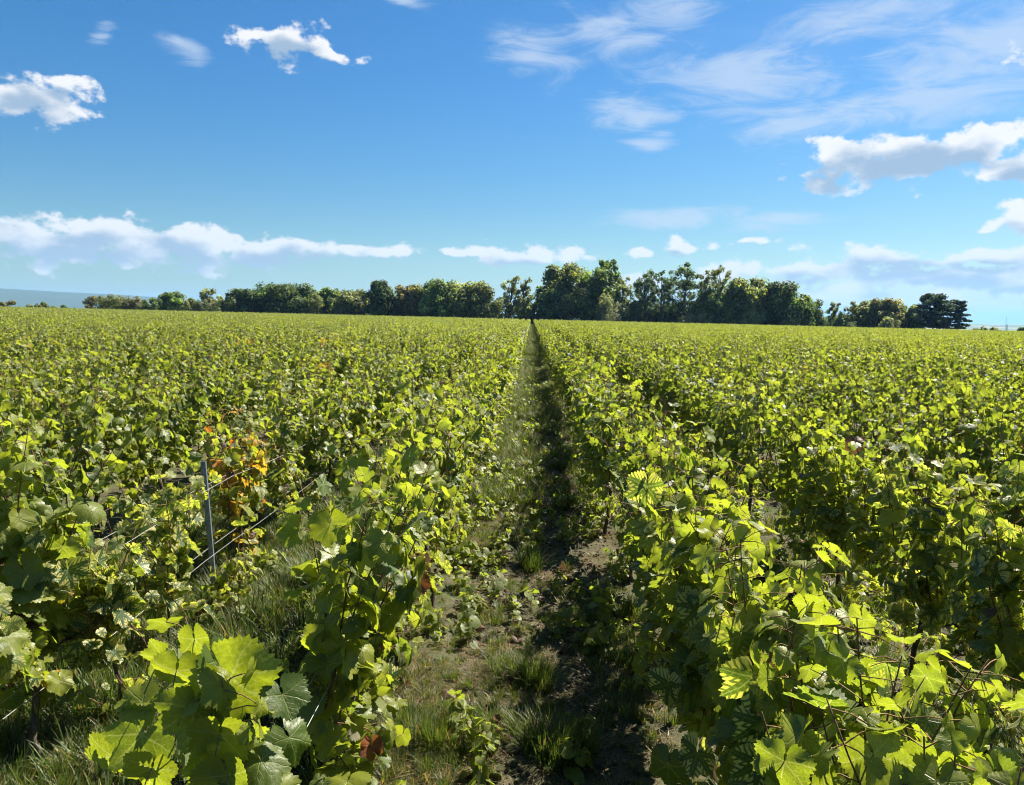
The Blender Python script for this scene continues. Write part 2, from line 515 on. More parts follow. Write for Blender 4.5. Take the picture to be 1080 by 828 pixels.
def bark_material(name, ca, cb, scale=30.0):
    m, t, b, out = material(name)
    tc = t.n('ShaderNodeTexCoord').outputs['Object']
    n = t.noise(t.vm('MULTIPLY', tc, (1, 1, 0.22)), scale, 6, 0.7)
    t.put(b.inputs['Base Color'], t.mix(t.ss(n, 0.35, 0.7), ca, cb)); b.inputs['Roughness'].default_value = 0.9
    bp = t.n('ShaderNodeBump'); bp.inputs['Strength'].default_value = 0.8; bp.inputs['Distance'].default_value = 0.01
    t.put(bp.inputs['Height'], n); t.put(b.inputs['Normal'], bp.outputs[0])
    return m


M_LEAF = leaf_material()
M_TREE = tree_leaf_material()
M_GRASS = blade_material()
M_TRUNK = bark_material('vine_bark', (0.035, 0.024, 0.017), (0.13, 0.095, 0.07), 60)
M_SHOOT = bark_material('vine_cane', (0.10, 0.050, 0.028), (0.20, 0.115, 0.06), 90)
M_PETIOLE = bark_material('leaf_stalk', (0.17, 0.15, 0.04), (0.24, 0.09, 0.05), 40)
M_BARK = bark_material('tree_bark', (0.05, 0.04, 0.03), (0.14, 0.115, 0.09), 4)

# ------------------------------------------------------------------ trees at the far edge of the field
LEAFY = {'dark': (0.060, 0.092, 0.034), 'green': (0.105, 0.150, 0.045), 'olive': (0.130, 0.152, 0.056),
         'yellow': (0.125, 0.142, 0.056), 'rust': (0.135, 0.130, 0.064), 'grey': (0.150, 0.170, 0.095),
         'pale': (0.200, 0.220, 0.110), 'cedar': (0.030, 0.054, 0.036)}


def leaf_cards(g, rng, centres, radii, n_each, size, base, vary=0.35, flat=1.0):
    """many small folded leaf sprays through the volume of each clump"""
    C = []; N = []
    for c, rad, n in zip(centres, radii, n_each):
        d = rng.normal(size=(n, 3)); d /= np.linalg.norm(d, axis=1)[:, None]
        rr = rng.random(n) ** 0.42
        p = d * rr[:, None] * rad; p[:, 2] *= flat
        C.append(c + p); N.append(d * 1.2 + rng.normal(0, 0.45, (n, 3)) + np.array([0, 0, 0.35]))
    C = np.concatenate(C); N = np.concatenate(N); n = len(C)
    N /= np.linalg.norm(N, axis=1)[:, None]
    a = rng.normal(size=(n, 3)); U = np.cross(N, a); U /= np.linalg.norm(U, axis=1)[:, None]; W = np.cross(N, U)
    s = size * rng.uniform(0.55, 1.35, n)[:, None]
    asp = rng.uniform(0.5, 0.95, n)[:, None]
    v0 = C - U * s; v1 = C - W * s * asp + N * s * 0.2; v2 = C + U * s * 1.1; v3 = C + W * s * asp + N * s * 0.2 + U * s * 0.2
    V = np.stack([v0, v1, v2, v3], 1).reshape(-1, 3)
    k = np.arange(n)[:, None] * 4
    F = np.concatenate([k + np.array([[0, 1, 2]]), k + np.array([[0, 2, 3]])])
    base = np.asarray(base)
    f = np.exp(rng.normal(0, vary, (n, 1)))
    hue = rng.normal(0, 0.10, (n, 1))
    colr = base * f * np.concatenate([1 + hue * 1.6, 1 + hue * 0.3, 1 - hue], 1)
    g.add(V, F, 0, col=np.repeat(np.clip(colr, 0.004, 0.5), 4, axis=0))


def make_tree(name, px, top, wpx, kind, shade, Y, label, cat='tree', group=None, base_dy=0.0):
    seed = int(px * 7 + top * 13)
    rng = np.random.default_rng(seed)
    t_ = (at(px, 335, Y)); X = t_.x
    zb = float(height(X, Y))
    H = at(px, top, Y).z - zb
    W = wpx / FPX * Y * (1.24 if 840 < px < 975 else 1.12 if kind != 'cedar' else 0.98)
    root = empty(name, (X, Y, zb))
    tag(root, label, cat, group)
    tr = Geo(); cr = Geo()
    base = LEAFY[shade]
    dens = 1.0
    if kind == 'bush':
        cs = []; rs = []; ns = []
        m = 7 + int(W * 1.6)
        for _ in range(m):
            a = rng.uniform(0, 2 * np.pi); rr = rng.random() ** 0.6
            x = np.cos(a) * rr * W * 0.42; y = np.sin(a) * rr * W * 0.40
            dome = math.sqrt(max(0.05, 1 - (x / (W * 0.5)) ** 2 - (y / (W * 0.5)) ** 2))
            z = rng.uniform(0.16, 0.86) * H * (0.45 + 0.55 * dome)
            rad = min(W, H) * rng.uniform(0.16, 0.27)
            cs.append(np.array([x, y, z])); rs.append(rad); ns.append(int(70 * max(0.5, rad) ** 1.4 * 2.0) + 40)
        for c in cs[:6]:
            add_tube(tr, [(c[0] * 0.12, c[1] * 0.12, -0.1), tuple(c * np.array([0.5, 0.5, 0.45])), tuple(c)], [0.05 + H * 0.008, 0.04, 0.015], 5)
        leaf_cards(cr, rng, cs, rs, ns, 0.21, base)
    elif kind == 'cedar':
        th = H * 0.96
        lean = rng.normal(0, 0.02, 2)
        pts = [(lean[0] * z, lean[1] * z, z) for z in np.linspace(-0.2, th, 9)]
        add_tube(tr, pts, np.linspace(H * 0.035, H * 0.006, 9), 8)
        cs = []; rs = []; ns = []
        nbr = 44 if wpx > 38 else 28
        for k in range(nbr):
            f = 0.16 + 0.84 * (k + rng.random() * 0.6) / nbr
            prof = math.sin(min(1.0, (1.03 - f) * 1.75 + 0.15) * math.pi / 2)      # wide low, rounded head
            if wpx < 38: prof *= 0.55 + 0.45 * rng.random()
            if wpx > 38: prof = max(0.3, math.sqrt(max(0.02, 1 - ((f - 0.50) / 0.53) ** 2)))
            L = W * 0.50 * prof * rng.uniform(0.7, 1.08)
            a = k * 2.39996 + rng.normal(0, 0.3)
            e = np.array([math.cos(a) * L, math.sin(a) * L, f * th + L * rng.uniform(-0.10, 0.10)])
            s0 = np.array([lean[0] * f * th, lean[1] * f * th, f * th - L * 0.06])
            add_tube(tr, [s0, (s0 + e) / 2 + np.array([0, 0, L * 0.06]), e], [H * 0.009, H * 0.006, H * 0.002], 5)
            for q in (0.35, 0.62, 0.88, 1.0):
                c = s0 + (e - s0) * q + rng.normal(0, 0.25, 3) * np.array([1, 1, 0.3])
                rad = W * rng.uniform(0.075, 0.125)
                cs.append(c); rs.append(rad); ns.append(int(52 * rad ** 1.3) + 24)
        leaf_cards(cr, rng, cs, rs, ns, 0.24, base, 0.30, flat=0.62 if wpx > 38 else 0.42)
    else:
        airy = kind == 'airy'
        tall = H / max(W, 0.1)
        th = H * (0.80 if airy else 0.72)
        k1 = rng.normal(0, 0.05, 2) * H; 
        def spine(f):
            return np.array([k1[0] * f * f * 0.5 + 0.02 * H * math.sin(f * 5 + seed), k1[1] * f * f * 0.5, f * th])
        add_tube(tr, [spine(f) for f in np.linspace(-0.02, 1, 9)], np.linspace(H * 0.024 + 0.05, H * 0.005, 9), 7)
        cs = []; rs = []; ns = []
        nb = int(12 + H * 0.9) if not airy else int(9 + H * 0.8)
        lo = 0.16 if kind == 'round' else (0.30 if airy else 0.12)
        for k in range(nb):
            f = lo + (1 - lo) * (k + rng.random()) / nb
            if kind == 'round': prof = math.sqrt(max(0.06, 1 - ((f - 0.52) / 0.56) ** 2))
            elif kind == 'point': prof = (1.05 - f) ** 0.62 * 1.05
            else: prof = 0.40 + 0.60 * math.sin(min(1, f * 1.05) * math.pi) ** 0.7
            L = W * 0.50 * prof * rng.uniform(0.62, 1.05)
            a = k * 2.39996 + rng.normal(0, 0.35)
            s0 = spine(max(0.08, f * 0.86 - 0.05))
            e = np.array([s0[0] + math.cos(a) * L, s0[1] + math.sin(a) * L, min(H * 0.97, f * H * 0.97 + L * rng.uniform(0, 0.18))])
            mid = (s0 + e) / 2 + rng.normal(0, 0.06 * L + 0.02, 3)
            add_tube(tr, [s0, mid, e], [H * 0.008 + 0.02, H * 0.005 + 0.01, 0.012], 5)
            nsub = 3 if airy else 4
            for q in range(nsub):
                c = s0 + (e - s0) * rng.uniform(0.45, 1.08) + rng.normal(0, W * 0.07, 3)
                rad = W * (rng.uniform(0.075, 0.13) if airy else rng.uniform(0.11, 0.20))
                c[2] = min(c[2], H - rad * 0.8)
                c[2] = max(c[2], rad * 0.9); cs.append(c); rs.append(rad * rng.uniform(0.8, 1.15)); ns.append(int((40 if airy else 44) * rad ** 1.6) + (14 if airy else 16))
        if not airy:     # the inside of the crown
            for f in np.linspace(lo + 0.05, 0.85, 6):
                cs.append(spine(f) * np.array([1, 1, H * 0.90 / th])); rs.append(W * 0.20); ns.append(int(40 * (W * 0.20) ** 1.5) + 30)
        # leaves in light and dark clumps: each clump its own green
        for c, rd, n in zip(cs, rs, ns):
            leaf_cards(cr, rng, [c], [rd], [n], 0.26 if airy else 0.33, np.array(base) * math.exp(rng.normal(0, 0.32)), 0.30)
    link('trunk', tr.mesh('trunk', [M_BARK]), root)
    link('crown', cr.mesh('crown', [M_TREE], smooth=False), root)
    return root


TY = 194.0
TREES = [  # px, top, width, kind, shade, distance, label
    (12, 316, 34, 'bush', 'rust', 191, 'low rust and green bush at the left edge of the photo beyond the vines'),
    (44, 318, 30, 'bush', 'olive', 191, 'low olive bush second from the left edge, before the blue hills'),
    (70, 321.5, 18, 'bush', 'dark', 196, 'tiny dark bush alone between the olive bush and the reddish thin shrub'),
    (97, 312, 15, 'airy', 'rust', 196, 'thin reddish half bare little tree at the left end of the tree line'),
    (119, 310, 36, 'bush', 'yellow', 194, 'broad orange green bush beside the thin reddish little tree'),
    (143, 311, 30, 'bush', 'rust', 196, 'rusty brown bush between the orange green bush and the small upright green tree'),
    (162, 314, 24, 'bush', 'green', 192, 'low green bush right of the rusty brown bush'),
    (181, 308, 21, 'round', 'green', 195, 'small upright green tree rising over the bushes at left'),
    (200, 314, 26, 'bush', 'olive', 193, 'olive bush between the small upright tree and the tall wispy tree'),
    (222, 304, 26, 'airy', 'grey', 196, 'wispy grey green tree with sky showing through, left part of the tree line'),
    (241, 316, 22, 'bush', 'dark', 192, 'low dark bush at the foot of the wispy grey green tree'),
    (259, 305, 32, 'round', 'dark', 194, 'small dark rounded tree just right of the wispy grey green tree'),
    (274, 306, 20, 'round', 'dark', 198, 'narrow dark tree touching the left side of the broad dark tree'),
    (304, 300, 48, 'round', 'dark', 195, 'broad dark green tree with a flat bumpy top, left of centre'),
    (331, 309, 22, 'bush', 'olive', 191, 'olive bush in front of the gap beside the broad dark tree'),
    (346, 304, 26, 'round', 'green', 197, 'medium green tree behind the yellowish rounded tree'),
    (370, 306, 36, 'round', 'yellow', 194, 'yellowish olive rounded tree left of the pointed dark tree'),
    (402, 296, 34, 'point', 'dark', 194, 'pointed dark green tree standing above its neighbours left of centre'),
    (432, 300, 30, 'round', 'rust', 197, 'brownish green tree between the pointed dark tree and the grey green dome'),
    (462, 295, 38, 'round', 'green', 196, 'domed green tree, left one of the two domes before the path end'),
    (497, 298, 40, 'round', 'olive', 194, 'domed olive tree, right one of the two domes before the path end'),
    (519, 306, 22, 'bush', 'olive', 193, 'olive shrub on the right flank of the olive dome'),
    (538, 292, 22, 'airy', 'grey', 198, 'thin grey see-through tree, left of the pair above the end of the path'),
    (553, 291, 22, 'airy', 'grey', 197, 'thin grey see-through tree, right of the pair above the end of the path'),
    (570, 297, 20, 'airy', 'green', 198, 'slim green tree between the see-through pair and the big round tree'),
    (560, 321, 40, 'bush', 'green', 200, 'green undergrowth bush below the see-through trees at the path end'),
    (580, 305, 26, 'round', 'dark', 191, 'dark low tree in front of the big round tree on its left'),
    (596, 279, 40, 'round', 'olive', 196, 'big round tree with a bright olive top right of the path end'),
    (624, 283, 34, 'round', 'green', 198, 'tall green tree between the big round tree and the slender highest one'),
    (640, 274, 22, 'round', 'green', 200, 'slender green tree with a round head rising above the tall green tree'),
    (658, 292, 26, 'airy', 'yellow', 199, 'brownish yellow thin tree right of the slender round headed tree'),
    (645, 311, 32, 'bush', 'grey', 191, 'grey green rounded bush in front of the slender tree'),
    (664, 314, 22, 'bush', 'dark', 193, 'dark bush in front of the brownish yellow thin tree'),
    (680, 284, 28, 'airy', 'dark', 196, 'dark open crowned tree, left of the two before the tallest bare stemmed tree'),
    (698, 285, 24, 'airy', 'dark', 197, 'dark open crowned tree, right of the two before the tallest bare stemmed tree'),
    (722, 277, 36, 'airy', 'dark', 195, 'tallest dark tree with a thin bare stem and umbrella shaped top'),
    (742, 285, 24, 'airy', 'grey', 198, 'grey tree half hidden to the right of the umbrella shaped tree'),
    (762, 280, 30, 'airy', 'olive', 196, 'olive brown open tree with a high round top'),
    (690, 318, 30, 'bush', 'dark', 199, 'dark undergrowth bush under the two open crowned trees'),
    (718, 318, 28, 'bush', 'dark', 200, 'dark undergrowth bush under the umbrella shaped tree'),
    (752, 306, 34, 'round', 'green', 193, 'middle sized green tree below the olive brown open tree'),
    (726, 330, 18, 'bush', 'pale', 190, 'small pale bush at the field edge under the umbrella shaped tree'),
    (744, 328, 17, 'bush', 'pale', 190, 'small pale bush at the field edge under the olive brown tree'),
    (786, 294, 38, 'round', 'olive', 194, 'large tree with a sunlit yellow right side, right of the high open tree'),
    (793, 326, 20, 'bush', 'pale', 190, 'pale leafy shrub at the foot of the sunlit yellow sided tree'),
    (818, 298, 42, 'round', 'dark', 195, 'large dark dense tree at the right end of the tall group'),
    (843, 311, 28, 'round', 'green', 194, 'shorter green tree on the right shoulder of the large dark dense tree'),
    (834, 332, 18, 'bush', 'pale', 190, 'pale low bush below the shorter green tree'),
    (861, 322, 22, 'bush', 'green', 195, 'green bush where the tree line drops low right of the tall group'),
    (880, 318, 14, 'airy', 'grey', 198, 'little wispy tree standing above the low dark bushes'),
    (886, 327, 34, 'bush', 'dark', 193, 'low dark rounded bush below the little wispy tree'),
    (904, 317, 22, 'airy', 'olive', 196, 'olive tree, first of the row of three towards the cedar'),
    (916, 316, 22, 'round', 'olive', 197, 'olive tree, second of the row of three towards the cedar'),
    (931, 315, 26, 'round', 'rust', 196, 'brownish tree, third of the row of three towards the cedar'),
    (938, 329, 18, 'bush', 'pale', 190, 'pale round bush in front of the brownish tree'),
    (950, 322, 20, 'round', 'olive', 196, 'small olive tree just left of the dark bush by the cedar'),
    (963, 328, 18, 'bush', 'dark', 193, 'dark bush at the left foot of the big umbrella shaped cedar'),
    (985, 309, 38.5, 'cedar', 'cedar', 194, 'big blackish cedar with a rounded umbrella crown at right'),
    (1010, 315, 29, 'cedar', 'cedar', 193, 'smaller blackish cedar with open layered branches reaching right'),
    (1034, 343, 16, 'bush', 'grey', 190, 'low grey reedy shrub right of the cedars, left one of two'),
    (1049, 343.5, 15, 'bush', 'grey', 190, 'low grey reedy shrub right of the cedars, right one of two'),
    (1082, 344.5, 12, 'bush', 'dark', 200, 'small dark bush at the right edge of the photo'),
]
for (px, top, w, kind, shade, Y, lab) in TREES:
    nm = {'bush': 'bush', 'cedar': 'cedar_tree'}.get(kind, 'broadleaf_tree')
    make_tree(nm, px, top, w, kind, shade, Y, lab, 'bush' if kind == 'bush' else 'tree',
              'bushes at the far field edge' if kind == 'bush' else 'trees at the far field edge')
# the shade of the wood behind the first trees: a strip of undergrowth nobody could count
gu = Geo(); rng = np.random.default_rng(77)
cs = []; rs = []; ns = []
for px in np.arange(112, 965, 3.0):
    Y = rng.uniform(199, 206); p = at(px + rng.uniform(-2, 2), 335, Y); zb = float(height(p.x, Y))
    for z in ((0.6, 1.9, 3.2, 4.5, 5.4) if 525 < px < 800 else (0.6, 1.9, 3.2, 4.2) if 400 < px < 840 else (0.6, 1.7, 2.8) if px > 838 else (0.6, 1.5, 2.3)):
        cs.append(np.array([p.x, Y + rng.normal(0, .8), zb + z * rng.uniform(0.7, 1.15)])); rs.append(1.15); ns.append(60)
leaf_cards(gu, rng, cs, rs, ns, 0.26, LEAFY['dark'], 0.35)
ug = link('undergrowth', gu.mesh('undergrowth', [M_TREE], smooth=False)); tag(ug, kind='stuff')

# ------------------------------------------------------------------ the mast on the far plain
def metal(name, colr, rough=0.45, met=0.8):
    m, t, b, out = material(name)
    tc = t.n('ShaderNodeTexCoord').outputs['Object']
    n = t.noise(tc, 45, 4, 0.6)
    t.put(b.inputs['Base Color'], t.mix(t.ss(n, 0.35, 0.7), colr, tuple(c * 0.7 for c in colr)))
    b.inputs['Metallic'].default_value = met; t.put(b.inputs['Roughness'], t.m('MULTIPLY_ADD', n, 0.3, rough - 0.12))
    return m


M_STAKE = metal('galvanised_stake', (0.30, 0.33, 0.36), 0.55, 0.55)
M_WIRE = metal('galvanised_wire', (0.34, 0.34, 0.33), 0.55, 0.7)
M_MAST = metal('painted_mast', (0.22, 0.23, 0.25), 0.6, 0.2)
p = at(1061, 341, 2400); zb = float(height(p.x, 2400)); topz = at(1061, 334, 2400).z
mast = empty('radio_mast', (p.x, 2400, zb)); tag(mast, 'thin grey mast on the horizon right of the cedars', 'mast')
g = Geo(); add_tube(g, [(0, 0, -1), (0, 0, (topz - zb) * 0.7), (0, 0, topz - zb)], [0.6, 0.5, 0.35], 8); link('mast_tube', g.mesh('mast_tube', [M_MAST]), mast)
g = Geo()
hb = at(1061, 341.5, 2400).z - zb
for (x0, w_, h_) in ((3, 0.9, -1.0), (6, 0.8, -1.6)):
    add_tube(g, [(x0, 0, -1), (x0, 0, hb + h_ - 1.2), (x0, 0, hb + h_)], [w_, w_, w_ * 0.55], 4)
link('mast_house', g.mesh('mast_house', [M_MAST], smooth=False), mast)

# ------------------------------------------------------------------ vine leaves


def leaf_template(nb, rings, lobe=0.28, wide=0.0):
    """outline of a vine leaf (stalk joint at the origin, tip at +y, length 1) as rings of vertices"""
    th = (np.arange(nb) + 0.5) / nb * 2 * np.pi - np.pi
    def rad(a):
        a = np.abs(a)
        r = 1 - lobe + lobe * np.maximum(np.exp(-(a / 0.36) ** 2), np.maximum(0.85 * np.exp(-((a - 0.92) / 0.38) ** 2), 0.60 * np.exp(-((a - 1.85) / 0.50) ** 2)))
        r = r * (1 + wide * np.sin(a) ** 2)
        sinus = np.exp(-((np.pi - a) / 0.15) ** 2)
        return r * (1 - 0.66 * sinus)
    ro = rad(th)
    if nb >= 24:
        tooth = 0.5 + 0.9 * vnoise(th * 3.1 + 9, th * 0 + lobe * 50, 4)
        ro = ro * (1 + 0.050 * tooth * np.where(np.arange(nb) % 2 == 0, 1, -1) * (np.abs(th) < 2.75))
    pts = [np.zeros((1, 2))]; counts = []
    for fr, k in rings:
        a = (np.arange(k) + 0.5) / k * 2 * np.pi - np.pi
        pts.append(np.stack([np.sin(a) * rad(a) * fr, np.cos(a) * rad(a) * fr], -1)); counts.append(k)
    pts.append(np.stack([np.sin(th) * ro, np.cos(th) * ro], -1)); counts.append(nb)
    P = np.concatenate(pts)
    F = []; k = counts[0]
    F += [(0, 1 + i, 1 + (i + 1) % k) for i in range(k) if i != k - 1 or len(rings) == 0]
    if len(rings) == 0:
        F = [(0, 1 + i, 1 + i + 1) for i in range(k - 1)]
    s0 = 1
    for a, b in zip(counts[:-1], counts[1:]):
        s1 = s0 + a; m = b // a
        for i in range(a):
            if i == a - 1: nxt = None
            else: nxt = i + 1
            if nxt is None: continue
            o = [s1 + i * m + q for q in range(m + 1)]
            for q in range(m):
                F.append((s0 + i, o[q], o[q + 1]))
            F.append((s0 + i, o[m], s0 + nxt))
        # last inner vertex keeps its own outer fan, leaving the stalk notch open
        i = a - 1
        for q in range(m - 1):
            F.append((s0 + i, s1 + i * m + q, s1 + i * m + q + 1))
        s0 = s1
    F = np.array(F)
    F = F[:, [0, 2, 1]]            # x = sin, y = cos runs clockwise: turn the faces up (+z)
    return P, F


RINGS = {'hero': (72, [(0.18, 9), (0.45, 18), (0.74, 36)]), 'hi': (40, [(0.3, 10), (0.68, 20)]), 'mid': (20, [(0.55, 10)]), 'low': (9, [])}
TPL = {k: [leaf_template(*v, lobe=l, wide=w) for l, w in ((0.26, 0.0), (0.34, 0.05), (0.20, -0.10), (0.40, 0.0))] for k, v in RINGS.items()}


def add_leaves(g, rng, pos, nrm, tip, size, look, lod, mi=0, crumple=1.0):
    pos, nrm, tip, size, look = (np.asarray(q, float) for q in (pos, nrm, tip, size, look))
    which = rng.integers(0, 4, len(pos))
    for k in range(4):
        w = which == k
        if w.any():
            add_blades(g, rng, pos[w], nrm[w], tip[w], size[w], look[w], TPL[lod][k], mi, crumple)


def add_blades(g, rng, pos, nrm, tip, size, look, tpl, mi=0, crumple=1.0):
    """all the blades of a vine at once"""
    P, F = tpl
    L = len(pos); n = len(P)
    x, y = P[:, 0], P[:, 1]; r = np.hypot(x, y); a = np.arctan2(x, y)
    u = lambda lo, hi: rng.uniform(lo, hi, (L, 1))
    cr = crumple * (1 + 0.6 * np.asarray(look)[:, 2:3])
    fold = u(-0.10, 0.42) * cr; cup = u(-0.30, 0.42) * cr; curl = u(-0.15, 0.50) * cr; wav = u(0.03, 0.13) * cr; ph = u(0, 6.28); kk = rng.integers(3, 7, (L, 1))
    twist = u(-0.25, 0.25) * cr
    z = fold * np.abs(x) * (1 - 0.3 * r) - cup * r ** 2 - curl * np.clip(y, 0, 2) ** 2 + wav * r ** 2 * np.sin(kk * a + ph) + twist * x * y
    z = z - 0.055 * np.exp(-(((np.abs(a) - 0.45) / 0.12) ** 2)) * r * cr - 0.05 * np.exp(-(((np.abs(a) - 1.38) / 0.13) ** 2)) * r * cr
    sx = u(0.90, 1.12) * (1 + u(-0.12, 0.12) * np.sign(x))
    z = z + u(0.0, 0.05) * cr * np.sin(x * u(4, 9) + ph) * np.sin(y * u(4, 9) + 2 * ph)
    X = np.stack([np.broadcast_to(x, (L, n)) * sx, np.broadcast_to(y, (L, n)) * (1 - 0.10 * curl), z], -1) * np.asarray(size)[:, None, None]
    nrm = nrm / (np.linalg.norm(nrm, axis=1)[:, None] + 1e-9)
    tip = tip - nrm * np.sum(tip * nrm, 1)[:, None]; tip /= np.linalg.norm(tip, axis=1)[:, None] + 1e-9
    sd = np.cross(tip, nrm)
    M = np.stack([sd, tip, nrm], 1)
    V = np.einsum('lnk,lkj->lnj', X, M) + pos[:, None]
    FF = (F[None] + (np.arange(L) * n)[:, None, None]).reshape(-1, 3)
    uv = np.tile(np.stack([x, y], -1), (L, 1))
    g.add(V.reshape(-1, 3), FF, mi, uv=uv, col=np.repeat(np.clip(look, 0, 1), n, axis=0))


def grow_vine(seed, lod='hi', top=1.20, nsh=13, half=0.47, lean=0.06, chl=0.36, aut=0.045, tint=0.55, low=15, size=0.054,
              lateral=1.0, extra=(), thin=0.88, sun_turn=0.35, tall=0.16, crumple=1.0, cane=True, stem=1.0, hz=None):
    """trunk, canes and leaves of one vine; its row runs along local y"""
    rng = np.random.default_rng(seed)
    tg, sg, fg = Geo(), Geo(), Geo()
    sides = 7 if lod in ('hero', 'hi') else 4
    hz = hz or rng.uniform(0.36, 0.46)
    k = rng.normal(0, 0.022, (6, 2)); k[0] = 0; k = np.cumsum(k, 0) * 0.7
    tp = np.array([(k[i, 0], k[i, 1], -0.06 + (hz + 0.06) * i / 5) for i in range(6)])
    tr = np.array([0.021, 0.016, 0.014, 0.013, 0.014, 0.018]) * rng.uniform(0.8, 1.15) * stem
    add_tube(tg, tp, tr, sides)
    head = tp[-1]
    if cane:
        for s in (-1, 1):
            e = [head + np.array([0, 0, -0.01]), head + np.array([rng.normal(0, .012), s * half * 0.35, rng.uniform(0.03, 0.08)]),
                 head + np.array([rng.normal(0, .02), s * half * 0.95, rng.uniform(0.0, 0.05)])]
            add_tube(tg, e, [0.012, 0.009, 0.006], sides - 1)
    P, N, T, Z, K = [], [], [], [], []
    pet = []
    sunv = np.array(SUN_DIR)

    def shoot(p0, d0, length, droop, r0, leafy=1.0, s_size=1.0, chl_add=0.0):
        m = max(5, int(length / 0.09)); pts = [p0]; d = d0 / np.linalg.norm(d0)
        for q in range(m):
            d = d + rng.normal(0, 0.10, 3) + np.array([0, 0, -droop * (q / m)])
            d /= np.linalg.norm(d); pts.append(pts[-1] + d * length / m)
        pts = np.array(pts)
        pts[:, 2] = np.maximum(pts[:, 2], 0.06)
        add_tube(sg, pts, np.linspace(r0, 0.0014, len(pts)), max(3, sides - 2))
        node = rng.uniform(0.02, 0.05); k = 0; az0 = rng.uniform(0, 6.28)
        while node < length:
            f = node / length * m; i0 = min(m - 1, int(f)); p = pts[i0] + (pts[i0 + 1] - pts[i0]) * (f - i0)
            frac = node / length
            cnt = 1 + (2 if rng.random() < lateral * (0.9 - 0.4 * frac) and lod != 'low' else (1 if rng.random() < lateral else 0))
            for c in range(cnt):
                if rng.random() > leafy * thin: continue
                a = az0 + k * math.pi + rng.normal(0, 0.75) if rng.random() < 0.3 else (0 if (k + c) % 2 else math.pi) + rng.normal(0, 0.65)
                o = np.array([math.cos(a), math.sin(a), 0.0])
                pl = rng.uniform(0.03, 0.075) * (1 if c == 0 else 1.3)
                q = p + o * pl + np.array([0, 0, rng.uniform(-0.02, 0.045)])
                if q[2] < 0.11 or abs(q[0]) > 0.29: continue
                el = rng.normal(0.40, 0.45)
                n = o * math.cos(el) + np.array([0, 0, 1]) * math.sin(el) + sunv * sun_turn * rng.uniform(0, 1.6) + rng.normal(0, 0.30, 3)
                tdir = np.array([0, 0, -1.0]) + o * 0.5 + rng.normal(0, 0.40, 3)
                sz = size * s_size * (1.0 if c == 0 else rng.uniform(0.5, 0.85)) * rng.uniform(0.58, 1.32) * (1.0 - 0.45 * max(0, frac - 0.55) / 0.45)
                P.append(q); N.append(n); T.append(tdir); Z.append(sz)
                young = max(0, frac - 0.65) / 0.35
                lk = [np.clip(rng.normal(tint, 0.27) + 0.35 * young + 0.10 * (c > 0), 0, 1),
                      np.clip(rng.normal(chl, 0.24) + chl_add * (1 - frac) - 0.35 * young, 0, 1) if rng.random() < 0.35 + chl else 0.0,
                      np.clip(abs(rng.normal(0, 1)) * aut * 1.3 + 0.10 + (0.9 if rng.random() < 0.10 else 0), 0, 1) if rng.random() < 0.05 + aut * 2.5 else 0.0]
                K.append(lk)
                if lk[2] > 0.84: Z[-1] *= 0.62
                pet.append((p, q))
            node += rng.uniform(0.040, 0.060); k += 1

    for s in range(nsh):
        y0 = (s + rng.uniform(0.1, 0.9)) / nsh * 2 * half - half
        p0 = np.array([head[0] + rng.normal(0, 0.02), head[1] + y0, head[2] + rng.uniform(0.0, 0.06)])
        L = top - p0[2] + rng.normal(0, 0.04) + (tall * rng.random() if rng.random() < 0.25 else 0)
        shoot(p0, np.array([rng.normal(0, lean), rng.normal(0, 0.14), 1.0]), max(0.25, L), rng.uniform(0.0, 0.10), 0.0042)
    for s in range(low):
        y0 = rng.uniform(-half, half)
        sx = 1 if s % 2 else -1
        p0 = np.array([head[0], head[1] + y0, max(0.20, head[2] + rng.uniform(-0.22, 0.20))])
        shoot(p0, np.array([sx * rng.uniform(0.1, 0.65), rng.normal(0, 0.6), rng.uniform(-0.5, 0.4)]), rng.uniform(0.14, 0.27), rng.uniform(0.25, 0.5), 0.0030, 0.95, 0.95, 0.25)
    P = np.array(P); N = np.array(N); T = np.array(T); Z = np.array(Z); K = np.array(K)
    add_leaves(fg, rng, P, N, T, Z, K, lod, 0, crumple)
    if extra:
        add_leaves(fg, rng, np.array([e[0] for e in extra], float), np.array([e[1] for e in extra], float), np.array([e[2] for e in extra], float),
                   np.array([e[3] for e in extra], float), np.array([e[4] for e in extra], float), lod, 0, 1.0)
        for e in extra:
            q = np.array(e[0], float); p0 = np.array(e[5], float) if len(e) > 5 else q + np.array([rng.normal(0, .02), rng.normal(0, .02), -0.06])
            pet.append((p0, q))
    if lod in ('hero', 'hi'):
        for p, q in pet:
            add_tube(fg, [p, (p + q) / 2 + np.array([0, 0, 0.006]), q], [0.0016, 0.0013, 0.0011], 3, 1)
    return tg, sg, fg


def vine_meshes(seed, **kw):
    tg, sg, fg = grow_vine(seed, **kw)
    return (tg.mesh('vine_trunk', [M_TRUNK]), sg.mesh('vine_shoots', [M_SHOOT]), fg.mesh('vine_foliage', [M_LEAF, M_PETIOLE]))


def vine_object(meshes, x, y, rz=0.0, sc=(1, 1, 1)):
    root = empty('grapevine', (x, y, float(height(x, y)) - 0.005), rz); root.scale = sc
    for nm, me in zip(('trunk', 'shoots', 'foliage'), meshes):
        link(nm, me, root)
    return root


ROW0, ROWD, STEP = 0.63, 1.23, 0.95


def row_x(k):             # k = 1, 2, ... right of the path; -1, -2, ... left of it
    return 0.045 + (ROW0 + ROWD * (abs(k) - 1)) * (1 if k > 0 else -1)


